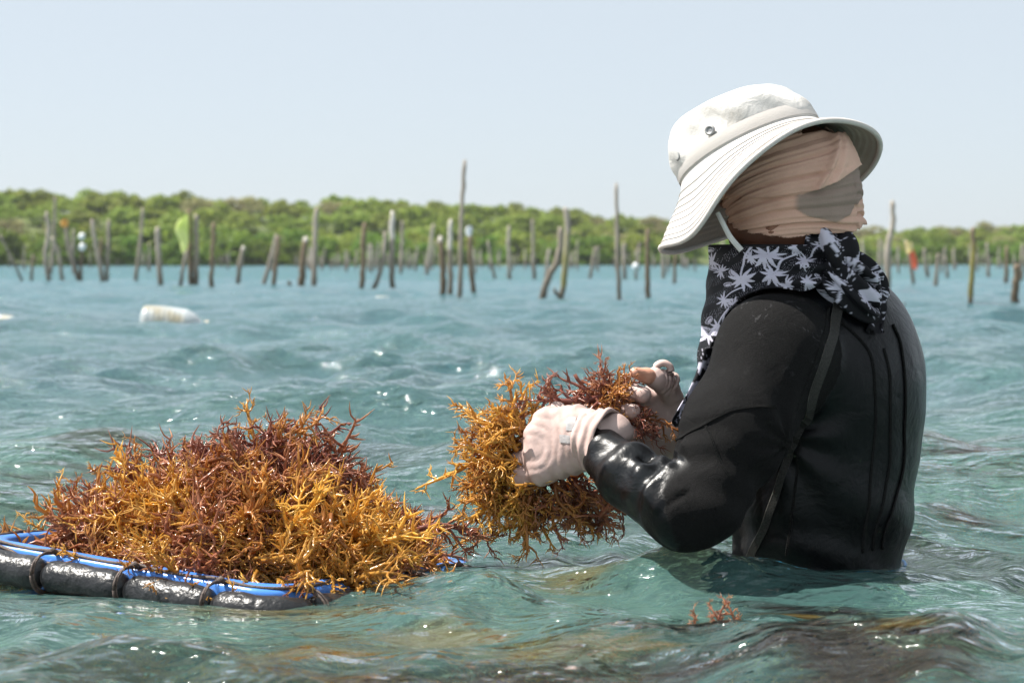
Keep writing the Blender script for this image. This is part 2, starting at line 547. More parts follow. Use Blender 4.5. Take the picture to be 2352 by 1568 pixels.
def water_disp(x, y, cell=None):
    """vertical and horizontal displacement of the sea at x, y"""
    x = np.asarray(x, float)
    y = np.asarray(y, float)
    dz = np.zeros_like(x)
    dx = np.zeros_like(x)
    dy = np.zeros_like(x)
    lost = np.zeros_like(x)
    gust = 0.8 + 0.35 * np.sin(0.9 * x + 0.6 * y) * np.sin(0.45 * y - 0.7 * x + 1.0)
    near = np.clip((y - 2.2) / 4.0, 0, 1) * 0.70 + 0.35
    close = 0.62 + 0.38 * np.clip((y - 2.6) / 2.0, 0, 1)
    for lam, a, th, ph in WAVES:
        k = 6.2832 / lam
        c, s = math.cos(th), math.sin(th)
        w = 1.0
        if cell is not None:
            w = np.clip((lam / cell - 2.5) / 3.0, 0, 1)
            lost += (a * k) ** 2 * (1 - w)
        g = (gust * close * (1 + .28 * np.clip((y - 4) / 3, 0, 1)) if lam > 0.22 else gust) if lam < 0.95 else near
        arg = k * (c * x + s * y) + ph
        dz += a * w * g * np.cos(arg)
        q = 0.75 * a * w * g * np.sin(arg)
        dx -= q * c
        dy -= q * s
    u, v = tray_uv(x, y)
    au, av = np.abs(u) - LU / 2, np.abs(v) - LV / 2
    d = np.maximum(au, av)
    calm = sstep(-0.02, 0.30, d)
    f = 0.16 + 0.84 * calm
    bx, by = 0.46, 3.05
    rb = np.hypot(x - bx, y - by)
    f = f * (0.35 + 0.65 * sstep(0.1, 0.6, rb))
    dz, dx, dy = dz * f, dx * f, dy * f
    dz += 0.0055 * np.cos(rb * 62) * np.exp(-((rb - 0.3) / 0.16) ** 2)            # rings round the body
    dz += 0.050 * np.exp(-((x - ELB[0]) / 0.15) ** 2 - ((y - 2.83) / 0.075) ** 2)  # swell lifting to the elbow
    dz += 0.040 * np.exp(-((x + 0.02 + 0.35 * (y - 2.62)) / 0.13) ** 2 - ((y - 2.66) / 0.06) ** 2)  # wavelet right of the tray
    dz += 0.022 * np.exp(-((x - 0.42) / 0.35) ** 2 - ((y - 2.16 - 0.25 * (x - 0.42)) / 0.10) ** 2)    # foreground crest
    dz += 0.075 * np.exp(-((x - 1.05) / 0.42) ** 2 - ((y - 3.95 + 0.1 * (x - 1)) / 0.14) ** 2)      # crest behind, right
    dz += 0.045 * np.exp(-((x + 0.28) / 0.5) ** 2 - ((y - 5.6 - 0.1 * x) / 0.16) ** 2)              # glittering crest, middle
    inside = 1 - sstep(-0.030, -0.008, d)
    dz = dz * (1 - inside) - 0.16 * inside
    return dx, dy, dz, lost


def water_z(x, y):
    return float(water_disp(np.array([x]), np.array([y]))[2][0])


ys = [1.35]
while ys[-1] < 46:
    ys.append(ys[-1] * 1.0056)
while ys[-1] < 900:
    ys.append(ys[-1] * 1.02)
ys = np.array(ys)
us = np.linspace(-0.46, 0.46, 740)
YY = np.repeat(ys[:, None], len(us), 1)
XX = (YY + 2.0) * us[None, :]
cell = np.maximum(np.gradient(ys)[:, None] * np.ones_like(XX), (us[1] - us[0]) * (YY + 2))
dx, dy, dz, lost = water_disp(XX, YY, cell)
tot = sum((6.2832 / l * a) ** 2 for l, a, _, _ in WAVES)
def patches(lst):
    out = np.zeros_like(XX)
    for px_, py_, sx_, sy_ in lst:
        c = PW(px_, py_)
        wx, wy = sx_ * c[1] / FPX, sy_ * c[1] ** 2 / (CH * FPX)
        out = np.maximum(out, np.exp(-((XX - c[0]) / wx) ** 2 - ((YY - c[1]) / wy) ** 2))
    return out


weed = patches([(2280, 1060, 260, 45), (1700, 1490, 260, 36), (2250, 1190, 150, 14), (1350, 1600, 420, 60), (2000, 1580, 400, 60), (1900, 1400, 240, 40), (150, 1110, 240, 40), (250, 1060, 200, 20), (700, 1590, 300, 30)])
goldw = patches([(1000, 1480, 260, 34), (700, 1530, 260, 26), (1850, 1410, 160, 22), (1330, 1330, 200, 20), (1300, 1540, 300, 30), (2050, 1560, 120, 16), (640, 1420, 300, 20)])
V = np.stack([XX + dx, YY + dy, dz], -1).reshape(-1, 3)
me = mesh_np('sea', V, grid_faces(len(ys), len(us)), M['water'], True, {'far': np.clip(lost / tot, 0, 1).ravel(), 'weed': weed.ravel(), 'goldweed': goldw.ravel()})
link('sea_water', me, kind='structure')
# water outside the detailed sheet
Vw = np.array([(-1.62, 1.6, -.05), (-406, 900, -.05), (-1500, 900, -.05), (-1500, -60, -.05), (-1.62, -60, -.05),
               (1.62, 1.6, -.05), (406, 900, -.05), (1500, 900, -.05), (1500, -60, -.05), (1.62, -60, -.05),
               (-1.62, 1.42, -.05), (1.62, 1.42, -.05)])
me = bpy.data.meshes.new('sea_beyond')
me.from_pydata([tuple(v) for v in Vw], [], [(1, 2, 3, 4, 0), (9, 8, 7, 6, 5), (4, 9, 11, 10)])
me.materials.append(M['water'])
at = me.attributes.new('far', 'FLOAT', 'POINT')
at.data.foreach_set('value', [1.0] * 12)
link('sea_water', me, kind='structure')
me = bpy.data.meshes.new('seabed')
me.from_pydata([(-1500, -60, -0.95), (1500, -60, -0.95), (1500, 1500, -0.95), (-1500, 1500, -0.95)], [], [(0, 1, 2, 3)])
me.materials.append(M['seabed'])
link('seabed', me, kind='structure')


# ------------------------------------------------------------------ far shore: land and mangroves
def shore_y(x):
    return 232 + np.clip((x + 40) / 150, 0, 1.4) * 95 + 4 * np.sin(x * 0.11)


def land_z(x, y):
    d = y - shore_y(x) - 2
    top = 7.6 - 3.6 * sstep(-45, 40, x) + 0.7 * np.sin(x * 0.06 + 1)
    return -0.35 + 0.9 * sstep(0, 12, d) + top * sstep(15, 85, d)


gx = np.linspace(-260, 300, 100)
gd = np.concatenate([np.linspace(-2, 100, 40), np.linspace(120, 700, 16)])
GX = np.repeat(gx[:, None], len(gd), 1)
GY = shore_y(GX) + gd[None, :]
GZ = land_z(GX, GY)
me = mesh_np('hills', np.stack([GX, GY, GZ], -1).reshape(-1, 3), grid_faces(len(gx), len(gd)), M['land'])
link('hills', me, kind='structure')


def crown_mesh(name, seed, mat, w=3.4, h=3.4, n=2300):
    r = np.random.default_rng(seed)
    lobes = []
    for k in range(18):
        a = r.uniform(0, 6.28)
        q = w * 0.70 * math.sqrt(r.uniform(0, 1))
        lobes.append((q * math.cos(a), q * math.sin(a), h * (0.30 + 0.70 * r.uniform(0, 1) * (1 - 0.45 * q / w)) + 0.4, r.uniform(0.6, 1.1)))
    for k in range(6):
        a = k * 1.05 + r.uniform(-.3, .3)
        lobes.append((w * .72 * math.cos(a), w * .72 * math.sin(a), 0.9 + r.uniform(0, .9), r.uniform(.9, 1.3)))
    for k in range(7):
        a = k * .9 + r.uniform(-.3, .3)
        lobes.append((w * .55 * math.cos(a), w * .55 * math.sin(a), r.uniform(.1, .7), r.uniform(.8, 1.2)))
    L = np.array(lobes)
    i = r.integers(0, len(L), n)
    d = nrm(r.normal(size=(n, 3)))
    d[:, 2] = np.abs(d[:, 2]) * 0.7 + d[:, 2] * 0.3
    rr = L[i, 3] * (0.62 + 0.42 * r.uniform(size=n))
    c = L[i, :3] + d * rr[:, None] * np.array([1.1, 1.1, 0.8])
    nn = nrm(d + r.normal(size=(n, 3)) * 0.55)
    s = r.uniform(0.14, 0.32, n)
    ref = nrm(r.normal(size=(n, 3)))
    a = nrm(np.cross(nn, ref)) * s[:, None]
    b = nrm(np.cross(nn, a)) * s[:, None] * 0.75
    V = np.stack([c - a, c + b * .8, c + a, c - b], 1).reshape(-1, 3)
    Q = np.arange(n * 4).reshape(-1, 4)
    tint = np.repeat(r.uniform(0, 1, n), 4)
    return mesh_np(name, V, Q, mat, False, {'tint': tint})


def trunk_mesh(name, seed):
    r = np.random.default_rng(seed)
    mb = MB()
    tube(mb, spline([(0, 0, -0.6), (r.uniform(-.2, .2), 0.1, 1.2), (r.uniform(-.5, .5), r.uniform(-.4, .4), 3.2)], 7), np.linspace(0.17, 0.05, 7), 6)
    for k in range(5):
        a = k * 1.26 + r.uniform(-.3, .3)
        tube(mb, spline([(0, 0, 1.0 + r.uniform(0, .9)), (math.cos(a) * 1.1, math.sin(a) * 1.1, 2.0 + r.uniform(0, .6)), (math.cos(a) * 1.9, math.sin(a) * 1.9, 2.9)], 6), np.linspace(0.08, 0.025, 6), 5)
    for k in range(7):
        a = k * 0.9 + r.uniform(-.3, .3)
        q = r.uniform(0.7, 1.5)
        tube(mb, spline([(0, 0, 0.9 + r.uniform(0, .5)), (math.cos(a) * q * .6, math.sin(a) * q * .6, 0.75), (math.cos(a) * q, math.sin(a) * q, -0.7)], 6), 0.035, 4)
    return mb.mesh(name, M['bark'])


trunks = [trunk_mesh('trunk', 50 + k) for k in range(3)]
crowns = {'a': [crown_mesh('mangrove_crown', 60 + k, M['leaf_a']) for k in range(4)],
          'b': [crown_mesh('light_crown', 70 + k, M['leaf_b'], 3.2, 3.0) for k in range(4)],
          'c': [crown_mesh('dry_crown', 80 + k, M['leaf_c'], 2.8, 3.0, 900) for k in range(2)]}
TL_LAB = {'a': 'dark green mangrove tree standing in the front row along the far shore',
          'b': 'light green bushy tree on the rising ground behind the shore mangroves',
          'c': 'sparse greyish tan tree among the green woods on the ridge'}


def tree(x, y, s, kind, k):
    r = thing('mangrove_tree' if kind == 'a' else 'broadleaf_tree', TL_LAB[kind], 'tree', (x, y, float(land_z(np.array(x), np.array(y)))), 'trees of the far shore, ' + {'a': 'front row', 'b': 'hillside', 'c': 'dry ones'}[kind])
    r.rotation_euler = (0, 0, random.uniform(0, 6.28))
    r.scale = (s * random.uniform(.95, 1.2), s * random.uniform(.95, 1.2), s * random.uniform(.88, 1.12))
    link('trunk', trunks[k % 3], r)
    link('crown', crowns[kind][k % len(crowns[kind])], r)


tr = random.Random(4)
k = 0
for row, (d, sp, s, kinds) in enumerate([(3, 5.0, 0.95, 'a'), (10, 5.5, 1.1, 'aab'), (24, 6.0, 1.0, 'bba'), (40, 6.0, 1.0, 'bbbc'), (58, 5.0, .95, 'bbb'), (72, 4.2, 1.0, 'bbbc'), (84, 4.2, 1.0, 'bbb')]):
    x = -74 - d * 0.25
    while x < 102 + d * 0.3:
        xx = x + tr.uniform(-1.5, 1.5)
        far = 1.0 - 0.10 * float(sstep(-20, 60, xx))
        kd = tr.choice(kinds)
        if kd == 'b' and xx > 20 and row >= 3 and tr.random() < 0.3:
            kd = 'c'
        yy = float(shore_y(np.array(xx))) + d + tr.uniform(-.1, .1) * min(d, 40)
        tree(xx, yy, s * far * tr.choice([.86, .94, 1.0, 1.04, 1.12]), kd, k)
        x += sp * tr.uniform(.8, 1.2)
        k += 1

# ------------------------------------------------------------------ poles
WOODS = {'g': 'wood_grey', 'b': 'wood_brown', 'p': 'wood_pale'}


def pole_mesh(pts, width, seed, wood, white=0.0, algae=0.0, knob=None):
    """pts: world points from the top down to the water; width in metres"""
    r = np.random.default_rng(seed)
    pts = np.asarray(pts, float)
    base = pts[-1] + (pts[-1] - pts[-2]) / (np.linalg.norm(pts[-1] - pts[-2]) + 1e-9) * 0.9
    pl = spline(np.concatenate([pts, [base]]), 26)
    n = len(pl)
    t = np.linspace(0, 1, n)
    pl[:, 0] += (r.normal(size=n) * 0.06 * width) + np.sin(t * r.uniform(3, 8) + r.uniform(0, 6)) * 0.012
    rr = width / 2 * (0.82 + 0.3 * t) * (1 + r.normal(size=n) * 0.06)
    rr[0] *= 0.6
    wv = np.where(pl[:, 2] > pts[0][2] - white * (pts[0][2] - pts[-1][2]) - 1e-6, 0.85 if white > 0 else 0.0, 0.0)
    V, Q, T = tube_arrays(pl, rr, 8, True)
    wa = np.concatenate([np.repeat(wv, 8), [wv[0], 0]])
    al = np.where((V[:, 2] < algae) & (V[:, 2] > 0.15), 1.0, 0.0) if algae else np.zeros(len(V))
    mb = MB()
    mb.add(V, Q, T)
    if knob is not None:
        kp = pl[int(knob * n)]
        v2, q2, t2 = tube_arrays(spline([kp, kp + np.array([-0.06, -0.02, 0.03]), kp + np.array([-0.075, -0.02, 0.09])], 5), np.linspace(width * .36, width * .2, 5), 6, True)
        mb.add(v2, q2, t2)
        wa = np.concatenate([wa, np.zeros(len(v2))])
        al = np.concatenate([al, np.zeros(len(v2))])
    V, f, _ = mb.arrays()
    o = pts[-1]
    return mesh_np('pole', V - o, f, M[WOODS[wood]], True, {'white': wa, 'algae': al}), o


POLES = [
    # points (top -> waterline), width px, wood, white cap share, algae, label
    ([(0, 538), (28, 598), (55, 652)], 6, 'g', 0, 0, 'thin grey stick leaning steeply out of the water at the far left edge'),
    ([(79, 585), (75, 620), (72, 648)], 7, 'b', 0, 0, 'short dark stub just right of the steeply leaning stick'),
    ([(107, 486), (110, 530), (105, 590), (116, 652)], 11, 'p', 0, 0, 'pale crooked pole with dark foot at left, crossed by a thinner one'),
    ([(127, 450), (123, 540), (118, 628)], 8, 'g', 0, 0, 'tall thin pole rising over the crooked pale pole at left'),
    ([(119, 545), (136, 585), (144, 648)], 9, 'p', 0, 0, 'pale slanting pole beside the tall thin pole at left'),
    ([(148, 506), (161, 575), (183, 649)], 11, 'g', 0, 0, 'bowed grey pole with an orange rag on its top'),
    ([(187, 565), (187, 600), (186, 649)], 8, 'b', 0, 0, 'short brown pole with two white floats tied above it'),
    ([(212, 504), (222, 568), (237, 652)], 10, 'p', 0, 0, 'pale bent pole leaning left, crossed by a shorter stake'),
    ([(232, 546), (231, 600), (233, 649)], 8, 'b', 0, 0, 'shorter brown stake touching the pale bent pole'),
    ([(249, 504), (248, 580), (246, 649)], 10, 'g', 0, 0, 'straight grey pole right of the pale bent pole'),
    ([(327, 477), (321, 570), (312, 652)], 9, 'g', 0, 0, 'tall thin grey pole standing alone left of the brown post'),
    ([(363, 521), (363, 580), (368, 660)], 13, 'p', 0, 0, 'stout post with pale top and brown foot, left of the yellow bag'),
    ([(433, 479), (436, 570), (440, 659)], 11, 'b', 0, 0, 'dark brown pole that carries the yellow green bag'),
    ([(451, 492), (450, 570), (447, 659)], 14, 'g', 0, 0, 'thick post with a rounded top, close right of the bag pole'),
    ([(427, 575), (421, 620), (415, 660)], 9, 'p', 0, 0, 'whitish stake under the yellow green bag'),
    ([(489, 511), (488, 590), (487, 664)], 11, 'b', 0, 0, 'slim dark brown pole right of the pair with the bag'),
    ([(560, 565), (552, 610), (543, 664)], 11, 'g', 0.1, 0, 'short grey post leaning right with a pale cut top'),
    ([(637, 538), (620, 600), (600, 662)], 10, 'p', 0, 0, 'pale pole slanting left of a leaning pair joined at the top'),
    ([(640, 540), (636, 600), (628, 667)], 11, 'b', 0, 0, 'upright brown pole of a leaning pair joined at the top'),
    ([(665, 645), (666, 654), (667, 664)], 9, 'g', 0, 0, 'tiny stump barely out of the water beside the thick brown post'),
    ([(703, 544), (697, 600), (690, 666)], 16, 'b', 0.09, 0, 'thick brown post with a white splashed top'),
    ([(729, 476), (724, 570), (719, 664)], 13, 'p', 0, 0, 'tall whitish pole close beside the white topped brown post'),
    ([(839, 511), (834, 590), (829, 668)], 12, 'b', 0, 0, 'brown post standing alone right of the tall whitish pole'),
    ([(883, 532), (877, 610), (860, 668)], 11, 'p', 0, 0, 'pale post bending left at its foot, beside a straight tall one'),
    ([(899, 484), (900, 580), (903, 668)], 13, 'g', 0.35, 0, 'tall straight pole, whitish above and brown below'),
    ([(925, 507), (923, 570), (921, 628)], 8, 'g', 0, 0, 'thin distant pole right of the tall pole that is whitish above'),
    ([(995, 514), (986, 581), (981, 630)], 9, 'p', 0, 0, 'pale thin pole leaning right, left of the cluster of four'),
    ([(1011, 542), (1014, 610), (1018, 684)], 15, 'b', 0.06, 0, 'short thick brown post with pale cap, left of the cluster of four'),
    ([(1037, 504), (1034, 590), (1032, 680)], 12, 'g', 0.38, 0, 'post painted white on its upper part beside the tallest pole'),
    ([(1067, 367), (1063, 490), (1059, 580), (1053, 686)], 11, 'g', 0, 0, 'tallest pole of all, standing high against the sky'),
    ([(1078, 540), (1083, 610), (1088, 684)], 12, 'b', 0, 0, 'dark brown post with a white bag over its top'),
    ([(1120, 553), (1128, 600), (1138, 640)], 7, 'g', 0, 0, 'thin distant stick leaning left behind the white bag post'),
    ([(1169, 518), (1169, 580), (1169, 641)], 9, 'p', 0, 0, 'distant pale pole halfway between the white bag post and the bent post'),
    ([(1222, 504), (1224, 570), (1227, 641)], 8, 'g', 0, 0, 'distant thin grey pole just left of the bent post'),
    ([(1262, 571), (1258, 605), (1254, 637)], 9, 'p', 0, 0, 'short pale stake behind the bent post'),
    ([(1291, 521), (1284, 588), (1256, 641), (1241, 688)], 16, 'g', 0, 0, 'bent post curving to the left at its foot, leaning on a pale pole'),
    ([(1301, 476), (1305, 518), (1295, 623), (1285, 692)], 15, 'p', 0, 0.75, 'pale knobbed pole with yellow algae at its foot beside the bent post'),
    ([(1418, 420), (1419, 560), (1422, 690)], 10, 'g', 0, 0, 'tall dark slim pole left of the farmer, pointed at its top'),
    ([(1433, 556), (1434, 600), (1436, 641)], 9, 'g', 0, 0, 'short distant stake close behind the tall dark slim pole'),
    ([(1489, 525), (1489, 600), (1487, 687)], 12, 'b', 0, 0, 'brown post nearest to the tip of the hat brim'),
    ([(1366, 567), (1361, 605), (1356, 641)], 8, 'g', 0, 0, 'short slanting stake between the pale knobbed pole and the tall slim one'),
    ([(1460, 575), (1460, 610), (1461, 643)], 6, 'g', 0, 0, 'thin stake with a white ball float at its waterline'),
    ([(1521, 571), (1522, 610), (1523, 648)], 9, 'p', 0, 0, 'pale stake below the hat brim, left of another'),
    ([(1552, 567), (1551, 610), (1549, 655)], 8, 'b', 0, 0, 'brown stake below the hat brim, close to the scarf'),
    ([(2048, 460), (2050, 516), (2043, 560), (2037, 676)], 14, 'p', 0, 0, 'tall pale pole right of the farmer with a dark tip'),
    ([(2079, 550), (2090, 605), (2098, 657)], 9, 'g', 0, 0, 'slanting stake that carries the red cloth'),
    ([(2238, 522), (2237, 572), (2231, 610), (2228, 707)], 12, 'b', 0, 0.62, 'crooked pole with a yellow green algae streak near the right edge'),
    ([(2157, 582), (2153, 620), (2148, 658)], 9, 'g', 0, 0, 'short grey stake between the red cloth and the crooked pole'),
    ([(2122, 570), (2126, 600), (2130, 636)], 9, 'g', 0, 0, 'distant stake leaning left just right of the red cloth'),
    ([(2311, 565), (2311, 610), (2312, 653)], 10, 'b', 0, 0, 'dark post behind the thick stump at the right edge'),
    ([(2333, 606), (2332, 650), (2331, 703)], 18, 'b', 0, 0, 'thick brown stump at the right edge, nearest of all'),
    ([(2266, 557), (2268, 600), (2271, 640)], 8, 'g', 0, 0, 'distant grey stake right of the crooked algae pole'),
    ([(2173, 587), (2174, 610), (2175, 638)], 7, 'g', 0, 0, 'small distant stake left of the crooked algae pole'),
    ([(2019, 546), (2021, 590), (2023, 629)], 7, 'g', 0, 0, 'distant stake showing between the knot and the tall pale pole'),
    ([(2347, 590), (2346, 620), (2346, 648)], 7, 'g', 0, 0, 'slim stake at the very right edge behind the stump'),
]
pole_at = {}
for k, (pts, w, wood, white, alg, lab) in enumerate(POLES):
    Y = CH * FPX / (pts[-1][1] - HY)
    wp = [P(x, y, Y) for x, y in pts]
    me, o = pole_mesh(wp, w * Y / FPX, 300 + k, wood, white, alg, 0.72 if 'knobbed' in lab else None)
    ob = link('wooden_pole', me, label=lab, category='pole', group='poles of the seaweed farm')
    ob.location = o
    pole_at[lab] = (wp, Y)

# thin stakes far out, a belt of them before the shore
stake_src = []
for k in range(6):
    hgt = 1.6
    pts = [(random.uniform(-.15, .15), 0, hgt), (random.uniform(-.06, .06), 0, hgt * .5), (0, 0, 0)]
    me, _ = pole_mesh(pts, 0.10, 500 + k, 'pgg'[k % 3], 0, 0)
    stake_src.append(me)
sr = random.Random(9)
for k in range(210):
    Y = sr.choice([sr.uniform(75, 130), sr.uniform(100, 215), sr.uniform(120, 215)])
    px = sr.uniform(690, 2450) if sr.random() < 0.86 else sr.uniform(-80, 690)
    X = (px - CX) * Y / FPX
    ob = link('wooden_stake', stake_src[k % 6], label='thin wooden stake in the distant belt of stakes before the mangroves', category='stake', group='distant stakes before the far shore')
    ob.location = (X, Y, -0.02)
    ob.rotation_euler = (sr.uniform(-.05, .05), sr.uniform(-.13, .13), sr.uniform(0, 6.28))
    s = sr.uniform(.7, 1.2)
    ob.scale = (s * 1.1, s * 1.1, s * sr.uniform(.45, 1.0))


# things on the poles
def cloth_sheet(name, outline_l, outline_r, Y, mat, bulge, seed, n=14):
    """a hanging cloth between two edges, folded, with thickness"""
    L = spline([P(x, y, Y) for x, y in outline_l], n)
    Rr = spline([P(x, y, Y) for x, y in outline_r], n)
    t = np.linspace(0, 1, n)[None, :, None]
    G = L[:, None, :] * (1 - t) + Rr[:, None, :] * t
    r = np.random.default_rng(seed)
    w = np.linalg.norm(L - Rr, axis=1).max()
    ph = np.sin(np.linspace(0, 9, n))[None, :] * 0.5 + np.sin(np.linspace(0, 5, n)[:, None] + np.linspace(0, 6, n)[None, :]) * 0.5
    G = G.copy()
    dep = bulge * w * (np.sin(np.linspace(0, math.pi, n))[None, :] + 0.35 * ph)
    front, back = G.copy(), G.copy()
    front[:, :, 1] -= dep
    back[:, :, 1] += dep * 0.8 + 0.012
    V = np.concatenate([front.reshape(-1, 3), back.reshape(-1, 3)])
    f = grid_faces(n, n)
    # close the border
    idx = np.arange(n * n).reshape(n, n)
    loop = np.concatenate([idx[0, :-1], idx[:-1, -1], idx[-1, :0:-1], idx[:0:-1, 0]])
    nx = np.roll(loop, -1)
    rim = np.stack([loop, nx, nx + n * n, loop + n * n], -1)
    return mesh_np(name, V, [f[:, ::-1], f + n * n, rim], mat)


Yb = pole_at[POLES[12][5]][1]
link('plastic_bag', cloth_sheet('bag', [(425, 497), (408, 510), (403, 530), (412, 552), (415, 568), (417, 582)], [(432, 490), (433, 510), (433, 530), (433, 552), (430, 570), (428, 582)], Yb - .12, M['bag'], 0.28, 1),
     label='pale yellow green plastic bag blown out on a brown pole', category='bag')
Yr = pole_at['slanting stake that carries the red cloth'][1]
rc = thing('red_cloth', 'red and yellow cloth strip knotted to a slanting stake at right', 'cloth', P(2095, 590, Yr - .1))
part('strip', cloth_sheet('red_strip', [(2087, 572), (2092, 596), (2098, 618)], [(2097, 570), (2106, 596), (2107, 620)], Yr - .1, M['red'], 0.25, 2), rc)
part('yellow_end', cloth_sheet('yellow_end', [(2080, 556), (2082, 566), (2084, 584)], [(2095, 557), (2097, 566), (2096, 576)], Yr - .12, M['yellow'], 0.25, 3), rc)
Yo = pole_at[POLES[5][5]][1]
link('orange_rag', cloth_sheet('rag', [(143, 505), (139, 516), (145, 522)], [(153, 504), (157, 514), (153, 522)], Yo - .1, M['orange'], 0.35, 4), label='orange rag wrapped on top of a bowed grey pole', category='rag')
link('plastic_bag', cloth_sheet('white_bag', [(1073, 520), (1069, 531), (1072, 542)], [(1082, 518), (1085, 529), (1081, 543)], pole_at[POLES[30][5]][1] - .1, M['white_plastic'], 0.3, 5),
     label='small white plastic bag pulled over the top of a dark brown post', category='bag')


def lathe(prof, n=20, closed=True):
    """prof (r, z)"""
    prof = np.asarray(prof, float)
    a = np.arange(n) * 2 * math.pi / n
    V = np.stack([prof[:, :1] * np.cos(a), prof[:, :1] * np.sin(a), np.repeat(prof[:, 1:2], n, 1)], -1).reshape(-1, 3)
    return V, grid_faces(len(prof), n, True)


def float_ball(px, py, Y, dpx, lab, mat='white_plastic'):
    r = dpx / 2 * Y / FPX
    ph = np.linspace(0.02, math.pi - .02, 11)
    V, Q = lathe(np.stack([r * np.sin(ph), -r * np.cos(ph) * 1.1], -1), 16)
    V[:, 0] += r * .12 * np.sin(V[:, 2] / r * 3)
    me = mesh_np('float', V, Q, M[mat])
    t = link('float', me, label=lab, category='float')
    t.location = P(px, py, Y)
    mb = MB()
    tube(mb, [(0, 0, r * 1.05), (0.2 * r, 0, r * 1.35), (-.2 * r, 0, r * 1.35), (0, 0, r * 1.05)], r * .12, 5)
    link('loop', mb.mesh('loop', M['cord']), t)


Yf = pole_at[POLES[6][5]][1]
float_ball(188, 543, Yf - .12, 15, 'upper of two white floats tied at a short brown pole')
float_ball(189, 567, Yf - .12, 17, 'lower of two white floats tied at a short brown pole')
float_ball(1459, 611, 2058 / 45, 14, 'round white float hanging on a thin stake')
float_ball(2076, 702, 2058 / 107, 12, 'small dark float bobbing alone right of the farmer', 'foam')


def bottle(px, py, Y, length, dia, lab, yaw):
    r = dia / 2
    L = length
    Y = min(np.linspace(Y - 1.1, Y + 1.1, 60), key=lambda q: abs(water_z(P(px, py, q)[0], q)) + abs(q - Y) * .02)
    prof = [(0.001, 0), (r * .75, 0.0), (r * .95, .02 * L), (r, .07 * L)]
    for k in range(7):
        z = (.12 + .075 * k) * L
        prof += [(r, z), (r * .985, z + .012 * L), (r * .985, z + .03 * L), (r, z + .04 * L)]
    prof += [(r * .98, .66 * L), (r * .8, .76 * L), (r * .5, .85 * L), (r * .3, .89 * L), (r * .3, .94 * L)]
    V, Q = lathe(prof, 22)
    V[:, 0] *= 1 + .05 * np.sin(V[:, 2] * 14)
    t = thing('plastic_bottle', lab, 'bottle', (*P(px, py, Y)[:2], 0))
    b = link('bottle_body', mesh_np('bottle_body', V, Q, M['bottle']), t)
    c1, q1 = lathe([(.001, .985 * L), (r * .36, .985 * L), (r * .38, .97 * L), (r * .38, .925 * L), (r * .30, .925 * L)], 16)
    c = link('cap', mesh_np('cap', c1, q1, M['stain']), t)
    for o in (b, c):
        o.rotation_euler = (0, rad(90), 0)
        o.location = (-L / 2, 0, water_z(px and P(px, py, Y)[0], Y) + dia * .20)
    t.rotation_euler = (0, rad(4), yaw)


bottle(402, 758, 12.6, 0.44, 0.23, 'large white plastic bottle floating as a buoy on the open water', rad(4))
bottle(8, 742, 14.0, 0.40, 0.11, 'white plastic bottle floating at the left edge of the water', rad(-8))
bottle(885, 694, 23.0, 0.22, 0.07, 'small white bottle floating far out among the waves', rad(10))

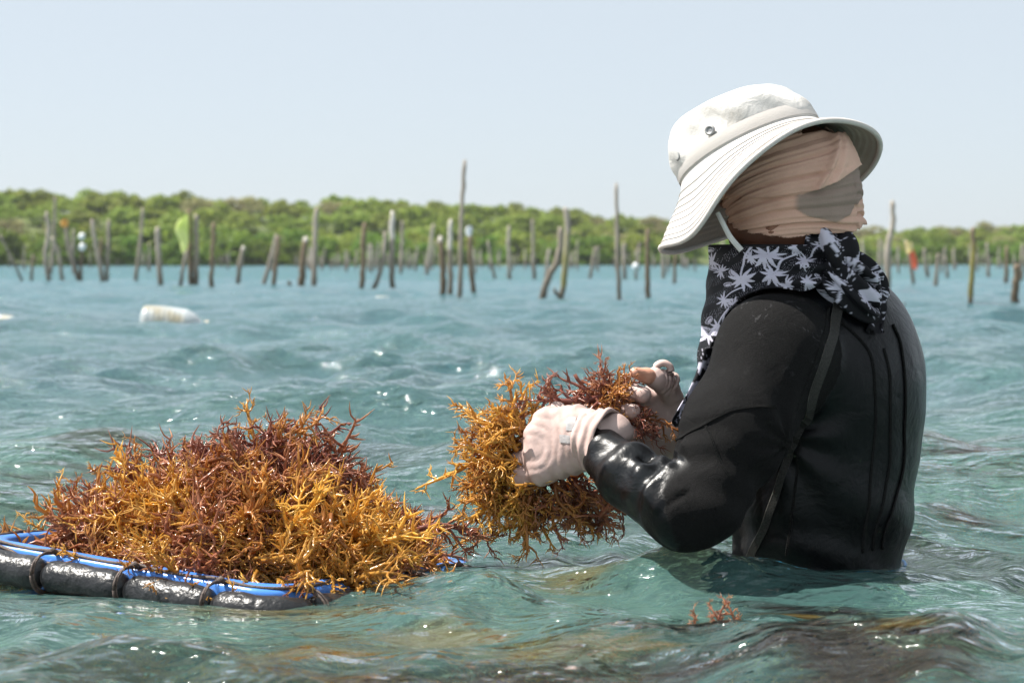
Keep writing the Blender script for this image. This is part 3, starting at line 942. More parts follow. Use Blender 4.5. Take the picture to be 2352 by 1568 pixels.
# ------------------------------------------------------------------ seaweed
def sprig_arrays(seed, L=0.13, thick=0.0042, dense=1.0, sides=6):
    r = np.random.default_rng(seed)
    mb = MB()
    n = 9
    bend = r.normal(size=3) * 0.9
    bend2 = r.normal(size=3) * 0.8
    t = np.linspace(0, 1, n)[:, None]
    main = np.concatenate([np.zeros((n, 2)), t * L], 1)
    main[:, :2] += (bend[:2] * t ** 2 * .45 + bend2[:2] * np.sin(t * 5) * .09) * L
    rr = thick * np.array([1.05, 1.0, 1.02, .95, .95, .88, .8, .6, .18])
    tube(mb, main, rr, sides, True, np.linspace(0.0, .75, n))
    tang = nrm(np.gradient(main, axis=0))

    def spikes(path, rads, k0, count, ln, tint0):
        tg = nrm(np.gradient(path, axis=0))
        for q in range(count):
            f = r.uniform(k0, 1.0) * (len(path) - 1.001)
            i = int(f)
            p = path[i] * (1 - f + i) + path[i + 1] * (f - i)
            d = nrm(np.cross(tg[i], nrm(r.normal(size=3))))
            d = nrm(d + tg[i] * r.uniform(.2, 1.1))
            l = ln * r.uniform(.45, 1.3)
            e = nrm(d * .35 + tg[i] * 1.0 + r.normal(size=3) * .5)
            pts = np.stack([p, p + d * l * .38, p + (d * .5 + e * .22) * l, p + (d * .55 + e * .55) * l])
            b = rads[i] * .62 + 0.0005
            tube(mb, pts, [b, b * .85, b * .66, b * .14], 5, False, np.array([tint0, min(1, tint0 + .15), min(1, tint0 + .35), 1.0]))

    nb = int(r.integers(7, 10) * dense)
    az = r.uniform(0, 6.28)
    for k in range(nb):
        f = (0.10 + 0.88 * (k + r.uniform(0, .8)) / nb) * (n - 1.001)
        f = min(f, n - 1.01)
        i = int(f)
        p = main[i] * (1 - f + i) + main[i + 1] * (f - i)
        az += 2.4 + r.uniform(-.5, .5)
        side = nrm(np.cross(tang[i], [math.cos(az), math.sin(az), .2]))
        d = nrm(side + tang[i] * r.uniform(.3, .9))
        l = L * r.uniform(.26, .62) * (1.05 - .5 * f / n)
        e = nrm(d * .7 + tang[i] * r.uniform(-.2, 1.0) + r.normal(size=3) * .55)
        e2_ = nrm(e + r.normal(size=3) * .6)
        pts = spline([p, p + d * l * .36, p + d * l * .36 + e * l * .34, p + d * l * .36 + e * l * .34 + e2_ * l * .34], 5)
        b = rr[i] * r.uniform(.6, .8)
        rads = b * np.array([1, .92, .82, .66, .2])
        tint0 = .35 * f / n + .1
        tube(mb, pts, rads, 5, False, np.linspace(tint0, .9, 5))
        spikes(pts, rads, .35, int(r.integers(4, 7) * dense), L * .16, .4 + .2 * f / n)
    spikes(main, rr, .15, int(6 * dense), L * .15, .35)
    V, f, A = mb.arrays()
    return V, f, A


SPR = {}
for name in ('gold', 'amber', 'russet', 'purple'):
    SPR[name] = []
    for k in range(7):
        V, f, A = sprig_arrays(900 + k * 7 + len(name) * 31, 0.13 if k < 5 else 0.19, 0.0050 if k < 5 else 0.0062, 1.0 if k < 5 else 1.5)
        SPR[name].append((mesh_np(name + '_frond', V, f, M[name], True, {'tint': A}), V, f, A))


class Tangle:
    """many fronds joined into one mesh, by material"""
    def __init__(s):
        s.d = {}

    def add(s, kind, k, loc, R, sc_):
        _, V, f, A = SPR[kind][k]
        s.d.setdefault(kind, []).append((V @ (R * sc_).T + loc, f, A))

    def build(s, parent, name):
        Vs, Qs, Ts, As, Ms, n = [], [], [], [], [], 0
        mats = list(s.d)
        mq, mt = [], []
        for mi, kd in enumerate(mats):
            for V, f, A in s.d[kd]:
                Vs.append(V)
                As.append(A)
                for g in f:
                    if g.shape[1] == 4:
                        Qs.append(g + n)
                        mq.append(np.full(len(g), mi))
                    else:
                        Ts.append(g + n)
                        mt.append(np.full(len(g), mi))
                n += len(V)
        me = mesh_np(name, np.concatenate(Vs), [np.concatenate(Qs), np.concatenate(Ts)], None, True, {'tint': np.concatenate(As)})
        for kd in mats:
            me.materials.append(M[kd])
        me.polygons.foreach_set('material_index', np.concatenate(mq + mt).astype(np.int32))
        return part(name, me, parent, kind='stuff')


def frond(parent, kind, k, loc, R, s):
    o = link('frond', SPR[kind][k][0], parent)
    m = Matrix([[*(R[0] * s), loc[0]], [*(R[1] * s), loc[1]], [*(R[2] * s), loc[2]], [0, 0, 0, 1]])
    m.translation -= parent.location
    o.matrix_local = m
    return o


# the pile on the tray
RID = np.array([(40, 1235), (70, 1190), (120, 1130), (200, 1095), (280, 1062), (380, 1045), (460, 1025), (540, 1008), (610, 1010), (690, 1035), (760, 1082), (850, 1120), (950, 1145), (1010, 1190), (1060, 1240), (1100, 1275)], float)
YR = 2.93
RX = (RID[:, 0] - CX) * YR / FPX
RZ = CH - (RID[:, 1] + np.interp(RID[:, 0], [0, 200, 350, 560, 700, 900, 1100], [122, 132, 108, 62, 70, 148, 115]) - HY) * YR / FPX


def pile_z(x, y):
    zr = np.interp(x, RX, RZ, left=0.0, right=0.0)
    xm = (x + .40) / .36
    yf = 2.66 + 0.16 * np.clip(xm, 0, 2) ** 1.5 + 0.14 * np.clip(-xm, 0, 2) ** 1.3   # front foot
    yb = 3.28 - 0.12 * np.clip(np.abs(xm), 0, 2)
    t = np.where(y < YR, (YR - y) / np.maximum(YR - yf, .05), (y - YR) / np.maximum(yb - YR, .05))
    return np.where(t < 1, 0.012 + (zr - 0.012) * (1 - np.clip(t, 0, 1) ** 1.7), -1.0)


pile = thing('seaweed_pile', 'heap of wet golden and red brown branching seaweed on a floating blue tray', 'seaweed', (-0.40, 2.93, 0.0))
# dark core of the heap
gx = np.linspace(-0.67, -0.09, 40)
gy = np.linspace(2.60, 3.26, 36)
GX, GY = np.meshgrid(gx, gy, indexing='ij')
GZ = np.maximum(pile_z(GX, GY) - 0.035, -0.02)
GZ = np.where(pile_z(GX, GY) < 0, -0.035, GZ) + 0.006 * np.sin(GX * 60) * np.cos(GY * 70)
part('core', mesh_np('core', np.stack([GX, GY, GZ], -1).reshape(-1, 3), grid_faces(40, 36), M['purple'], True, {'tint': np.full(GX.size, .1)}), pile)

cand = []
pr = np.random.default_rng(77)
while len(cand) < 620:
    x, y = pr.uniform(-0.725, -0.06), pr.uniform(2.6, 3.2)
    z = float(pile_z(np.array(x), np.array(y)))
    if z < 0:
        continue
    if y > YR + .1 and pr.uniform() < .65:
        continue
    sx_, sy_ = CX + x / y * FPX, HY + (CH - z) / y * FPX
    if sy_ > np.interp(sx_, [0, 130, 250, 500, 700, 830, 1000, 1100], [1190, 1222, 1278, 1346, 1350, 1326, 1290, 1270]):
        continue
    if sx_ < 112 or sx_ > 1045:
        continue
    e = .006
    g = np.array([float(pile_z(np.array(x + e), np.array(y)) - pile_z(np.array(x - e), np.array(y))), float(pile_z(np.array(x), np.array(y + e)) - pile_z(np.array(x), np.array(y - e)))]) / (2 * e)
    g = np.clip(g, -2.5, 2.5)
    nn = nrm(np.array([-g[0], -g[1], 1.0]))
    cand.append((x, y, z, nn))


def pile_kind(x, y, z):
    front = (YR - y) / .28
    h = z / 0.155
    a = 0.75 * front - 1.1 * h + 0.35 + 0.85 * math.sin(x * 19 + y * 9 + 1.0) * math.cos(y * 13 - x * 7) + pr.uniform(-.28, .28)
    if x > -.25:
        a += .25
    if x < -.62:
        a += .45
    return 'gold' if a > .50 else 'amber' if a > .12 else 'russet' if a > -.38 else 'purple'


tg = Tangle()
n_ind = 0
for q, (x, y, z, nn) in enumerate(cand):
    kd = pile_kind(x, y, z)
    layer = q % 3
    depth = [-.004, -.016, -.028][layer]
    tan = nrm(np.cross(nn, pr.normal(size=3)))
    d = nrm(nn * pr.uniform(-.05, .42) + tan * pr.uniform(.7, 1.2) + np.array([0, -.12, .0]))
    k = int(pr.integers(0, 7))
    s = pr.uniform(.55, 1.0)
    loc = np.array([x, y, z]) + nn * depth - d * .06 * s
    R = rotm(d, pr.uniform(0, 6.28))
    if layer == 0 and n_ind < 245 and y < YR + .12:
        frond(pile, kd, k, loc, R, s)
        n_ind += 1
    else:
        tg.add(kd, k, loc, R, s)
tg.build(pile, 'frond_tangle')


def frond_to(parent, kind, k, a, b, s_mul=1.0):
    """a frond rooted at a that reaches to b"""
    a, b = np.asarray(a), np.asarray(b)
    V = SPR[kind][k][1]
    L = np.linalg.norm(b - a)
    s = L / (0.13 if k < 5 else 0.19)
    return frond(parent, kind, k, a, rotm(b - a, pr.uniform(0, 6.28)), s * s_mul)


for kind, k, a, b in [
    ('gold', 1, (590, 1030, 2.93), (545, 925, 2.93)), ('amber', 2, (600, 1020, 2.92), (640, 960, 2.90)), ('amber', 5, (620, 1050, 2.88), (755, 992, 2.88)),
    ('russet', 3, (560, 1040, 2.92), (515, 975, 2.92)), ('amber', 0, (320, 1085, 2.93), (300, 1010, 2.93)), ('russet', 4, (300, 1080, 2.92), (280, 1035, 2.95)),
    ('gold', 2, (135, 1150, 2.92), (118, 1090, 2.92)), ('gold', 4, (230, 1100, 2.95), (205, 1065, 2.95)), ('amber', 1, (150, 1140, 2.9), (190, 1095, 2.9)),
    ('gold', 5, (380, 1330, 2.64), (400, 1402, 2.585)), ('gold', 6, (640, 1330, 2.64), (660, 1388, 2.585)), ('gold', 0, (590, 1310, 2.64), (600, 1385, 2.58)),
    ('gold', 0, (520, 1325, 2.63), (540, 1402, 2.572)), ('amber', 5, (700, 1318, 2.64), (688, 1396, 2.59)), ('gold', 1, (450, 1326, 2.63), (455, 1400, 2.575)), ('gold', 3, (760, 1318, 2.66), (772, 1366, 2.62)), ('gold', 2, (300, 1290, 2.68), (290, 1335, 2.64)),
    ('russet', 5, (960, 1215, 2.95), (1130, 1195, 2.98)), 
    ('amber', 6, (480, 1060, 2.84), (620, 1115, 2.78)), ('russet', 6, (600, 1030, 2.84), (560, 1165, 2.76)), ('russet', 5, (620, 1090, 2.80), (740, 1130, 2.80)),
    ('gold', 5, (640, 1250, 2.70), (790, 1150, 2.70)), ('amber', 6, (760, 1180, 2.75), (830, 1300, 2.70)), ('gold', 6, (430, 1330, 2.64), (330, 1240, 2.66)),
    ('gold', 2, (100, 1215, 2.88), (45, 1205, 2.86)), ('gold', 0, (90, 1195, 2.9), (60, 1180, 2.9)), ('gold', 3, (1040, 1260, 2.98), (1075, 1210, 3.0)),
    ('russet', 2, (720, 1060, 2.92), (700, 995, 2.92)), ('amber', 4, (440, 1045, 2.93), (420, 1010, 2.93)), ('gold', 4, (200, 1290, 2.72), (130, 1265, 2.72)),
]:
    frond_to(pile, kind, k, P(*a), P(*b))

# ------------------------------------------------------------------ the floating tray
def tray_pt(u, v, z):
    """u, v from the tray's middle, z above its rim plane; the tray floats tilted"""
    u, v, z = np.broadcast_arrays(np.asarray(u, float), np.asarray(v, float), np.asarray(z, float))
    zz = z + 0.025 + 0.036 * (u / (LU / 2)) * .5 - 0.036 * (v / (LV / 2)) * .5 - 0.006
    return np.stack([T0[0] + tu[0] * u + tv[0] * v, T0[1] + tu[1] * u + tv[1] * v, zz], -1)


def rrect(hu, hv, r, n=9):
    out = []
    for (su, sv, a0) in ((1, 1, 0), (-1, 1, 90), (-1, -1, 180), (1, -1, 270)):
        for a in np.linspace(a0, a0 + 90, n):
            out.append((su * (hu - r) + r * math.cos(rad(a)), sv * (hv - r) + r * math.sin(rad(a))))
    out = np.array(out)
    # even out long sides
    res = []
    for i in range(len(out)):
        a, b = out[i], out[(i + 1) % len(out)]
        m = max(1, int(np.linalg.norm(b - a) / .03))
        for q in range(m):
            res.append(a + (b - a) * q / m)
    return np.array(res)


tray = thing('floating_tray', 'blue plastic tray ringed by black foam floats lashed with brown cord', 'tray', (*T0, 0.0))
sections = [(0.000, -0.045), (0.0, -0.010), (0.0, 0.0), (-0.003, 0.005), (-0.022, 0.010), (-0.030, 0.006), (-0.032, -0.012), (-0.040, -0.055), (-0.05, -0.062), (-0.15, -0.064), (-0.26, -0.064)]
rings = []
for inset, z in sections:
    c = rrect(LU / 2 + inset, LV / 2 + inset, max(.012, .055 + inset * .6))
    if rings and len(c) != len(rings[0]):
        base = rrect(LU / 2, LV / 2, .055)
        f = np.array([(LU / 2 + inset) / (LU / 2), (LV / 2 + inset) / (LV / 2)])
        c = base * f
    rings.append(tray_pt(c[:, 0], c[:, 1], z))
R_ = np.array(rings)
part('tray_shell', mesh_np('tray_shell', R_.reshape(-1, 3), grid_faces(len(R_), R_.shape[1], True), M['blue']), tray)
# ribs inside the tray walls
c = rrect(LU / 2 - .036, LV / 2 - .036, .04)
for q in range(0, len(c), 6):
    p0, p1 = tray_pt(*c[q], -.004), tray_pt(*(c[q] * .985), -.058)
    mb = MB()
    tube(mb, np.stack([p0, p1]), .004, 5)
    part('rib', mb.mesh('rib', M['blue']), tray)
# foam floats: separate lengths of pipe along the sides, pinched where they are lashed
hu, hv = LU / 2 + .020, LV / 2 + .020
ties = []
loop = rrect(hu, hv, .06, 14)
d = np.concatenate([[0], np.cumsum(np.linalg.norm(np.diff(np.concatenate([loop, loop[:1]]), axis=0), axis=1))])
per = d[-1]


def loop_at(s):
    s = np.asarray(s) % per
    cl = np.concatenate([loop, loop[:1]])
    return np.stack([np.interp(s, d, cl[:, 0]), np.interp(s, d, cl[:, 1])], -1)


nseg = 16
for q in range(nseg):
    s0, s1 = per * q / nseg, per * (q + 1) / nseg
    s = np.linspace(s0 + .002, s1 - .002, 15)
    pp = loop_at(s)
    tt = np.linspace(0, 1, 15)
    rr = 0.0232 * (1 - .22 * (np.exp(-tt * 14) + np.exp(-(1 - tt) * 14))) * (1 + .03 * np.sin(tt * 17 + q))
    rr[0] *= .75
    rr[-1] *= .75
    mb = MB()
    tube(mb, tray_pt(pp[:, 0], pp[:, 1], -.021), rr, 14)
    part('foam_float', mb.mesh('foam_float', M['foam']), tray)
    # lashing round float and rim
    c0 = loop_at(s0)
    nrmv = nrm(loop_at(s0 + .005) - loop_at(s0 - .005))
    out = np.array([nrmv[1], -nrmv[0]])
    a = np.linspace(0, 2 * math.pi, 22)
    prof = np.stack([.008 + np.cos(a) * .030 - .010 * (np.cos(a) < 0), np.sin(a) * .026], -1)
    pts = tray_pt(c0[0] + out[0] * (prof[:, 0] - .008), c0[1] + out[1] * (prof[:, 0] - .008), prof[:, 1] * 1.05 - .019)
    mb = MB()
    tube(mb, pts, .0020, 6)
    tube(mb, pts + np.array([.003, .002, .002]), .0016, 6)
    k0 = tray_pt(c0[0] - out[0] * .014, c0[1] - out[1] * .014, .009)
    tube(mb, np.stack([k0 + (-.006, 0, 0), k0 + (0, 0, .003), k0 + (.006, 0, 0)]), [.003, .0055, .003], 6)
    part('lashing', mb.mesh('lashing', M['cord']), tray)
s = np.linspace(0, per, 160)
pp = loop_at(s) * (np.array([hu - .026, hv - .026]) / np.array([hu, hv]))
mb = MB()
sag = .0105 - .004 * np.abs(np.sin(s / per * nseg * math.pi))
tube(mb, tray_pt(pp[:, 0] + .003 * np.sin(s * 37), pp[:, 1], sag), .0026, 6)
part('rim_cord', mb.mesh('rim_cord', M['cord']), tray)
mb = MB()
sg = [P(0, 1215, 2.9), P(-40, 1190, 2.95), P(40, 1234, 2.83), P(75, 1238, 2.82)]
tube(mb, spline([P(-40, 1240, 2.80), P(20, 1262, 2.765), P(60, 1284, 2.745), P(150, 1298, 2.72)], 20), .0026, 6)
part('loose_cord', mb.mesh('loose_cord', M['cord']), tray)


# ------------------------------------------------------------------ signed distance modelling for the figure
def cone(p, a, b, ra, rb):
    a, b = np.asarray(a, np.float32), np.asarray(b, np.float32)
    ba = b - a
    t = np.clip(((p - a) @ ba) / (ba @ ba), 0, 1)
    return np.linalg.norm(p - a - t[:, None] * ba, axis=1) - (ra + (rb - ra) * t)


def ell(p, c, A, r):
    """ellipsoid with axes as rows of A, radii r"""
    q = (p - np.asarray(c, np.float32)) @ np.asarray(A, np.float32).T
    r = np.asarray(r, np.float32)
    k0 = np.linalg.norm(q / r, axis=1)
    k1 = np.linalg.norm(q / (r * r), axis=1) + 1e-9
    return k0 * (k0 - 1) / k1


def smin(a, b, k):
    h = np.clip(.5 + .5 * (b - a) / k, 0, 1)
    return b + (a - b) * h - k * h * (1 - h)


def nets(f, xs, ys, zs, steps=3):
    """surface nets of f over a grid, vertices then pulled onto the zero set"""
    xs, ys, zs = [np.asarray(a, np.float32) for a in (xs, ys, zs)]
    nx, ny, nz = len(xs), len(ys), len(zs)
    vals = np.empty((nx, ny, nz), np.float32)
    for i0 in range(0, nx, 12):
        X, Y, Z = np.meshgrid(xs[i0:i0 + 12], ys, zs, indexing='ij')
        vals[i0:i0 + 12] = f(np.stack([X.ravel(), Y.ravel(), Z.ravel()], -1)).reshape(X.shape)
    ins = vals < 0
    cs = [ins[a:nx - 1 + a, b:ny - 1 + b, c:nz - 1 + c] for a in (0, 1) for b in (0, 1) for c in (0, 1)]
    s = np.sum(cs, 0)
    act = (s > 0) & (s < 8)
    idx = np.argwhere(act)
    vid = np.full(act.shape, -1, np.int32)
    vid[act] = np.arange(len(idx))
    acc = np.zeros((len(idx), 3))
    cnt = np.zeros(len(idx))
    corner = [(a, b, c) for a in (0, 1) for b in (0, 1) for c in (0, 1)]
    ax = [xs, ys, zs]
    for i in range(8):
        for j in range(i + 1, 8):
            if sum(abs(p - q) for p, q in zip(corner[i], corner[j])) != 1:
                continue
            A = idx + np.array(corner[i])
            B = idx + np.array(corner[j])
            va = vals[A[:, 0], A[:, 1], A[:, 2]]
            vb = vals[B[:, 0], B[:, 1], B[:, 2]]
            m = (va < 0) != (vb < 0)
            t = (va / (va - vb + 1e-12))[m]
            pa = np.stack([ax[q][A[m, q]] for q in range(3)], -1)
            pb = np.stack([ax[q][B[m, q]] for q in range(3)], -1)
            acc[m] += pa + t[:, None] * (pb - pa)
            cnt[m] += 1
    V = (acc / cnt[:, None]).astype(np.float32)
    for _ in range(steps):
        d = f(V)
        V = V - (d[:, None] * grad(f, V)).astype(np.float32) * .8
    Q = []
    for axn in range(3):
        sl0 = [slice(None)] * 3
        sl1 = [slice(None)] * 3
        sl0[axn] = slice(0, -1)
        sl1[axn] = slice(1, None)
        ch = ins[tuple(sl0)] != ins[tuple(sl1)]
        e = np.argwhere(ch)
        o1, o2 = [(1, 2), (2, 0), (0, 1)][axn]
        ok = (e[:, o1] > 0) & (e[:, o2] > 0) & (e[:, o1] < vals.shape[o1] - 1) & (e[:, o2] < vals.shape[o2] - 1)
        e = e[ok]
        flip = ins[e[:, 0], e[:, 1], e[:, 2]]

        def at(a, b):
            w = e.copy()
            w[:, o1] -= a
            w[:, o2] -= b
            return vid[w[:, 0], w[:, 1], w[:, 2]]
        q = np.stack([at(1, 1), at(0, 1), at(0, 0), at(1, 0)], -1)
        q[~flip] = q[~flip][:, ::-1]
        Q.append(q)
    return V.astype(float), np.concatenate(Q)


def grad(f, p, e=.0015):
    g = np.empty((len(p), 3))
    for k in range(3):
        dlt = np.zeros(3, np.float32)
        dlt[k] = e
        g[:, k] = f(p + dlt) - f(p - dlt)
    g /= 2 * e
    return g / (np.maximum(np.linalg.norm(g, axis=1, keepdims=True), .3))


UP = np.array([0, 0, 1.0])
PHI = rad(33)
FW = np.array([-math.cos(PHI), math.sin(PHI), 0])          # the way the body faces
LF = np.cross(UP, FW)                                       # its left
AX = np.stack([LF, FW, UP])

CHEST = P(1912, 985, 3.07)
WAIST = P(1868, 1240, 3.06)
SHL, SHR = P(1775, 815, 2.90), P(1978, 835, 3.22)
ELL, ELL2 = P(1612, 1165, 2.785), P(1570, 1172, 2.785)
FAM, WRL = P(1440, 1092, 2.85), P(1352, 1005, 2.92)
NECK0, NECK1 = P(1868, 690, 3.06), P(1825, 560, 3.03)
ELR, WRR = P(1800, 1130, 3.36), P(1570, 985, 3.12)
HIP = np.array([WAIST[0] - .01, 3.06, -.13])


def f_suit(p):
    p = p.astype(np.float32)
    d = ell(p, CHEST, AX, (.168, .127, .25))
    d = smin(d, ell(p, CHEST + UP * .09 - FW * .028, AX, (.150, .095, .125)), .06)
    d = smin(d, ell(p, WAIST + UP * .01, AX, (.142, .108, .20)), .08)
    d = smin(d, ell(p, HIP, AX, (.165, .128, .15)), .07)
    d = smin(d, cone(p, SHL + UP * .008, NECK0 + UP * -.005, .070, .058), .06)
    d = smin(d, cone(p, SHR + UP * .004, NECK0 + UP * -.012, .064, .056), .06)
    d = smin(d, cone(p, NECK0, NECK1, .064, .055), .03)
    # legs
    for sgn in (1, -1):
        h = HIP + LF * .085 * sgn - UP * .05
        kn = h - UP * .40 + FW * .05 + LF * .02 * sgn
        an = kn - UP * .34 - FW * .04
        d = smin(d, cone(p, h, kn, .085, .056), .05)
        d = smin(d, cone(p, kn, an, .056, .040), .03)
        d = smin(d, cone(p, an + UP * -.02 - FW * .03, an + UP * -.03 + FW * .14, .038, .03), .03)
    # arms
    a = smin(cone(p, SHL, (SHL + ELL) / 2 + np.array([-.004, -.005, 0]), .080, .072), cone(p, (SHL + ELL) / 2 + np.array([-.004, -.005, 0]), ELL, .072, .054), .03)
    fo = smin(cone(p, ELL, ELL2, .052, .052), smin(cone(p, ELL2, FAM, .052, .0445), cone(p, FAM, WRL, .0445, .031), .015), .015)
    a = smin(a, fo, .014)
    d = smin(d, a, .035)
    b = smin(cone(p, SHR, (SHR + ELR) / 2, .068, .060), cone(p, (SHR + ELR) / 2, ELR, .062, .046), .03)
    b = smin(b, cone(p, ELR, WRR, .048, .031), .02)
    return smin(d, b, .035)


xs = np.arange(0.02, 0.78, .006)
ys_ = np.arange(2.62, 3.50, .006)
zs = np.concatenate([np.arange(-1.0, -.08, .016), np.arange(-.08, .56, .006)])
V, Q = nets(f_suit, xs, ys_, zs)
N = grad(f_suit, V)
# creases inside the elbow and folds on the sleeve
fax = nrm(WRL - ELL2)


def suit_detail(V, N):
    s = (V - ELL2) @ fax
    near_arm = cone(V.astype(np.float32), ELL, WRL, .06, .045) < .02
    up = np.clip(N[:, 2] * .7 - N[:, 0] * .45 + .1 - N[:, 1] * .1, 0, 1)
    disp = np.zeros(len(V))
    for (c, w, a, tl) in ((.030, .0075, .0065, .25), (.062, .010, .0050, .1), (.112, .011, .0045, -.05), (.165, .009, .004, .1), (.188, .007, .003, 0)):
        side = (V - ELL2) @ np.cross(fax, [0, -1, 0])
        q = (s - c - tl * side) / w
        disp += a * np.exp(-q * q) * up * near_arm - a * .8 * np.exp(-((q - 2.0) ** 2)) * up * near_arm
    # crease where forearm meets upper arm
    cr = P(1500, 1080, 2.80)
    ln = nrm(P(1560, 1180, 2.73) - cr)
    dd = np.linalg.norm(np.cross(V - cr, ln), axis=1)
    al = (V - cr) @ ln
    disp -= .010 * np.exp(-(dd / .012) ** 2) * ((al > -.03) & (al < .08))
    disp += .0045 * np.exp(-((dd - .022) / .009) ** 2) * ((al > -.03) & (al < .07))
    # loose neoprene over the small of the back
    bz = V[:, 2]
    back = np.clip(N @ -FW, 0, 1)
    disp += .004 * back * np.sin(bz * 46 + V[:, 0] * 30) * np.exp(-((bz - .07) / .06) ** 2)
    # creases fanning from the armpit and across the outer elbow
    arm_c = P(1795, 1010, 2.86)
    q = V - arm_c
    rr_ = np.linalg.norm(q, axis=1)
    an_ = np.arctan2(q[:, 2], q[:, 0])
    disp += .0036 * np.sin(an_ * 9 + 1.5) * np.exp(-((rr_ - .075) / .05) ** 2)
    el = (V - SHL) @ nrm(ELL - SHL)
    disp += .0022 * np.sin(el * 150 + V[:, 0] * 40 + 2 * vnoise(V * 12, 9)) * np.exp(-((el - .21) / .055) ** 2)
    disp += .0020 * vnoise(V * 30, 3) + .0009 * vnoise(V * 75, 4)
    return disp


V = V + N * suit_detail(V, N)[:, None]
sA = (V - ELL2) @ fax
on_fore = (cone(V.astype(np.float32), ELL2, WRL, .058, .038) < .012) 
back = sstep(.05, .35, N @ nrm(-FW + LF * .9))
uparm = cone(V.astype(np.float32), SHL, ELL, .10, .07) < .0
on_fore = on_fore * sstep(.005, .035, sA)
gloss = np.maximum(on_fore, np.where(uparm, 0.0, back))
salt = np.exp(-(np.linalg.norm(V - P(1800, 735, 2.86), axis=1) / .075) ** 2)
person = thing('person', 'person in black wetsuit and white sun hat, back turned, sorting seaweed waist deep', 'person', (WAIST[0], 3.06, 0.0))
suit_me = mesh_np('wetsuit', V, Q, M['neoprene'], True, {'gloss': gloss, 'salt': salt, 'shine': on_fore})
suit = part('wetsuit', suit_me, person)


def hit(px, py, f=f_suit, y0=2.5):
    """where the sight line through px, py first meets the surface f"""
    px, py = np.asarray(px, float), np.asarray(py, float)
    o = np.array([0, 0, CH])
    d = nrm(np.stack([(px - CX) / FPX, np.ones_like(px), -(py - HY) / FPX], -1))
    t = np.full(len(px), y0)
    for _ in range(60):
        t = t + np.clip(f((o + d * t[:, None]).astype(np.float32)), -.05, .1) * .8
    p = o + d * t[:, None]
    return p, grad(f, p.astype(np.float32))


def on_suit(pts2, n=40, lift=.001):
    pts2 = spline(np.array(pts2, float), n)
    p, nn = hit(pts2[:, 0], pts2[:, 1])
    p = p + nn * (suit_detail(p, nn) + lift)[:, None]
    return p, nn


def seam(name, pts2, w=.0022, n=40):
    p, nn = on_suit(pts2, n, .0002)
    mb = MB()
    t = nrm(np.gradient(p, axis=0))
    sd = np.cross(t, nn)
    for s_ in (-1, 1):
        tube(mb, p + sd * w * .55 * s_ + nn * .0002, .0011, 5)
    # stitches crossing the seam
    m = int(np.linalg.norm(np.diff(p, axis=0), axis=1).sum() / .0032)
    u = np.linspace(0, len(p) - 1.01, m)
    i = u.astype(int)
    f_ = (u - i)[:, None]
    pc = p[i] * (1 - f_) + p[i + 1] * f_
    for q in range(m):
        tube(mb, np.stack([pc[q] - sd[i[q]] * w - t[i[q]] * .0008 + nn[i[q]] * .0010, pc[q] + sd[i[q]] * w + t[i[q]] * .0008 + nn[i[q]] * .0010]), .0006, 3, False)
    return part(name, mb.mesh(name, M['seam']), suit)


def Z3(x, y):
    return (1378 + .3359 * x, 827 + .3359 * y)


seam('seam', [Z3(*q) for q in ((440, 600), (500, 560), (590, 490), (690, 440), (800, 385), (900, 340), (1000, 318), (1100, 312), (1210, 325))])
seam('seam', [Z3(*q) for q in ((715, 445), (760, 530), (800, 640), (850, 740), (890, 800))])
seam('seam', [(1905, 705), (1893, 760), (1876, 815), (1850, 885), (1828, 940)])
seam('seam', [(1934, 741), (1953, 757), (1977, 782), (1996, 809), (2005, 846), (2010, 920), (2011, 1000), (2000, 1120), (1990, 1200), (1984, 1270)])
seam('seam', [(1838, 1000), (1832, 1060), (1825, 1129), (1815, 1213), (1806, 1275)])
seam('zipper_stitching', [(2030, 800), (2043, 861), (2045, 930), (2045, 995), (2044, 1060), (2036, 1120), (2018, 1190), (2008, 1265)], .0025)
p, nn = on_suit([(2050, 745), (2068, 787), (2075, 846), (2078, 916), (2076, 980), (2077, 1035), (2070, 1105), (2050, 1160), (2036, 1205), (2028, 1262)], 60)
mb = MB()
tube(mb, p + nn * .0006, .0018, 6)
sd = np.cross(nrm(np.gradient(p, axis=0)), nn)
part('zipper', mb.mesh('zipper', M['seam']), suit)
# pull strap of the zip: a flat webbing that hangs down the back
STR = [(1928, 684), (1916, 740), (1890, 826), (1862, 915), (1836, 985), (1815, 1040), (1797, 1100), (1775, 1165), (1752, 1225), (1722, 1288)]
p, nn = on_suit(STR, 70, .004)
p[:, 1] = np.minimum(p[:, 1], np.interp(np.arange(70), [0, 40, 69], [p[0, 1], p[40, 1] + .0, min(p[60:, 1].min(), 2.93)]) + .05)
p[-6:, 2] += 0
t = nrm(np.gradient(p, axis=0))
nn = nrm(nn * .6 + np.array([-.15, -.8, .1]))
sd = nrm(np.cross(t, nn))
w = np.interp(np.arange(70), [0, 30, 45, 69], [.0075, .0068, .0050, .0058])[:, None]
nf = np.cross(sd, t)
th = .0009
ring = np.stack([p - sd * w - nf * th, p + sd * w - nf * th, p + sd * w + nf * th, p - sd * w + nf * th], 1)
Vr = ring.reshape(-1, 3)
me = mesh_np('zip_strap', Vr, grid_faces(70, 4, True), M['webbing'], False)
zs_o = part('zip_strap', me, person)
mb = MB()
tube(mb, p + sd * w * 1.0 * (1 if sd[20, 0] < 0 else -1), .0010, 4)
part('strap_edge', mb.mesh('strap_edge', M['webbing_edge']), zs_o)

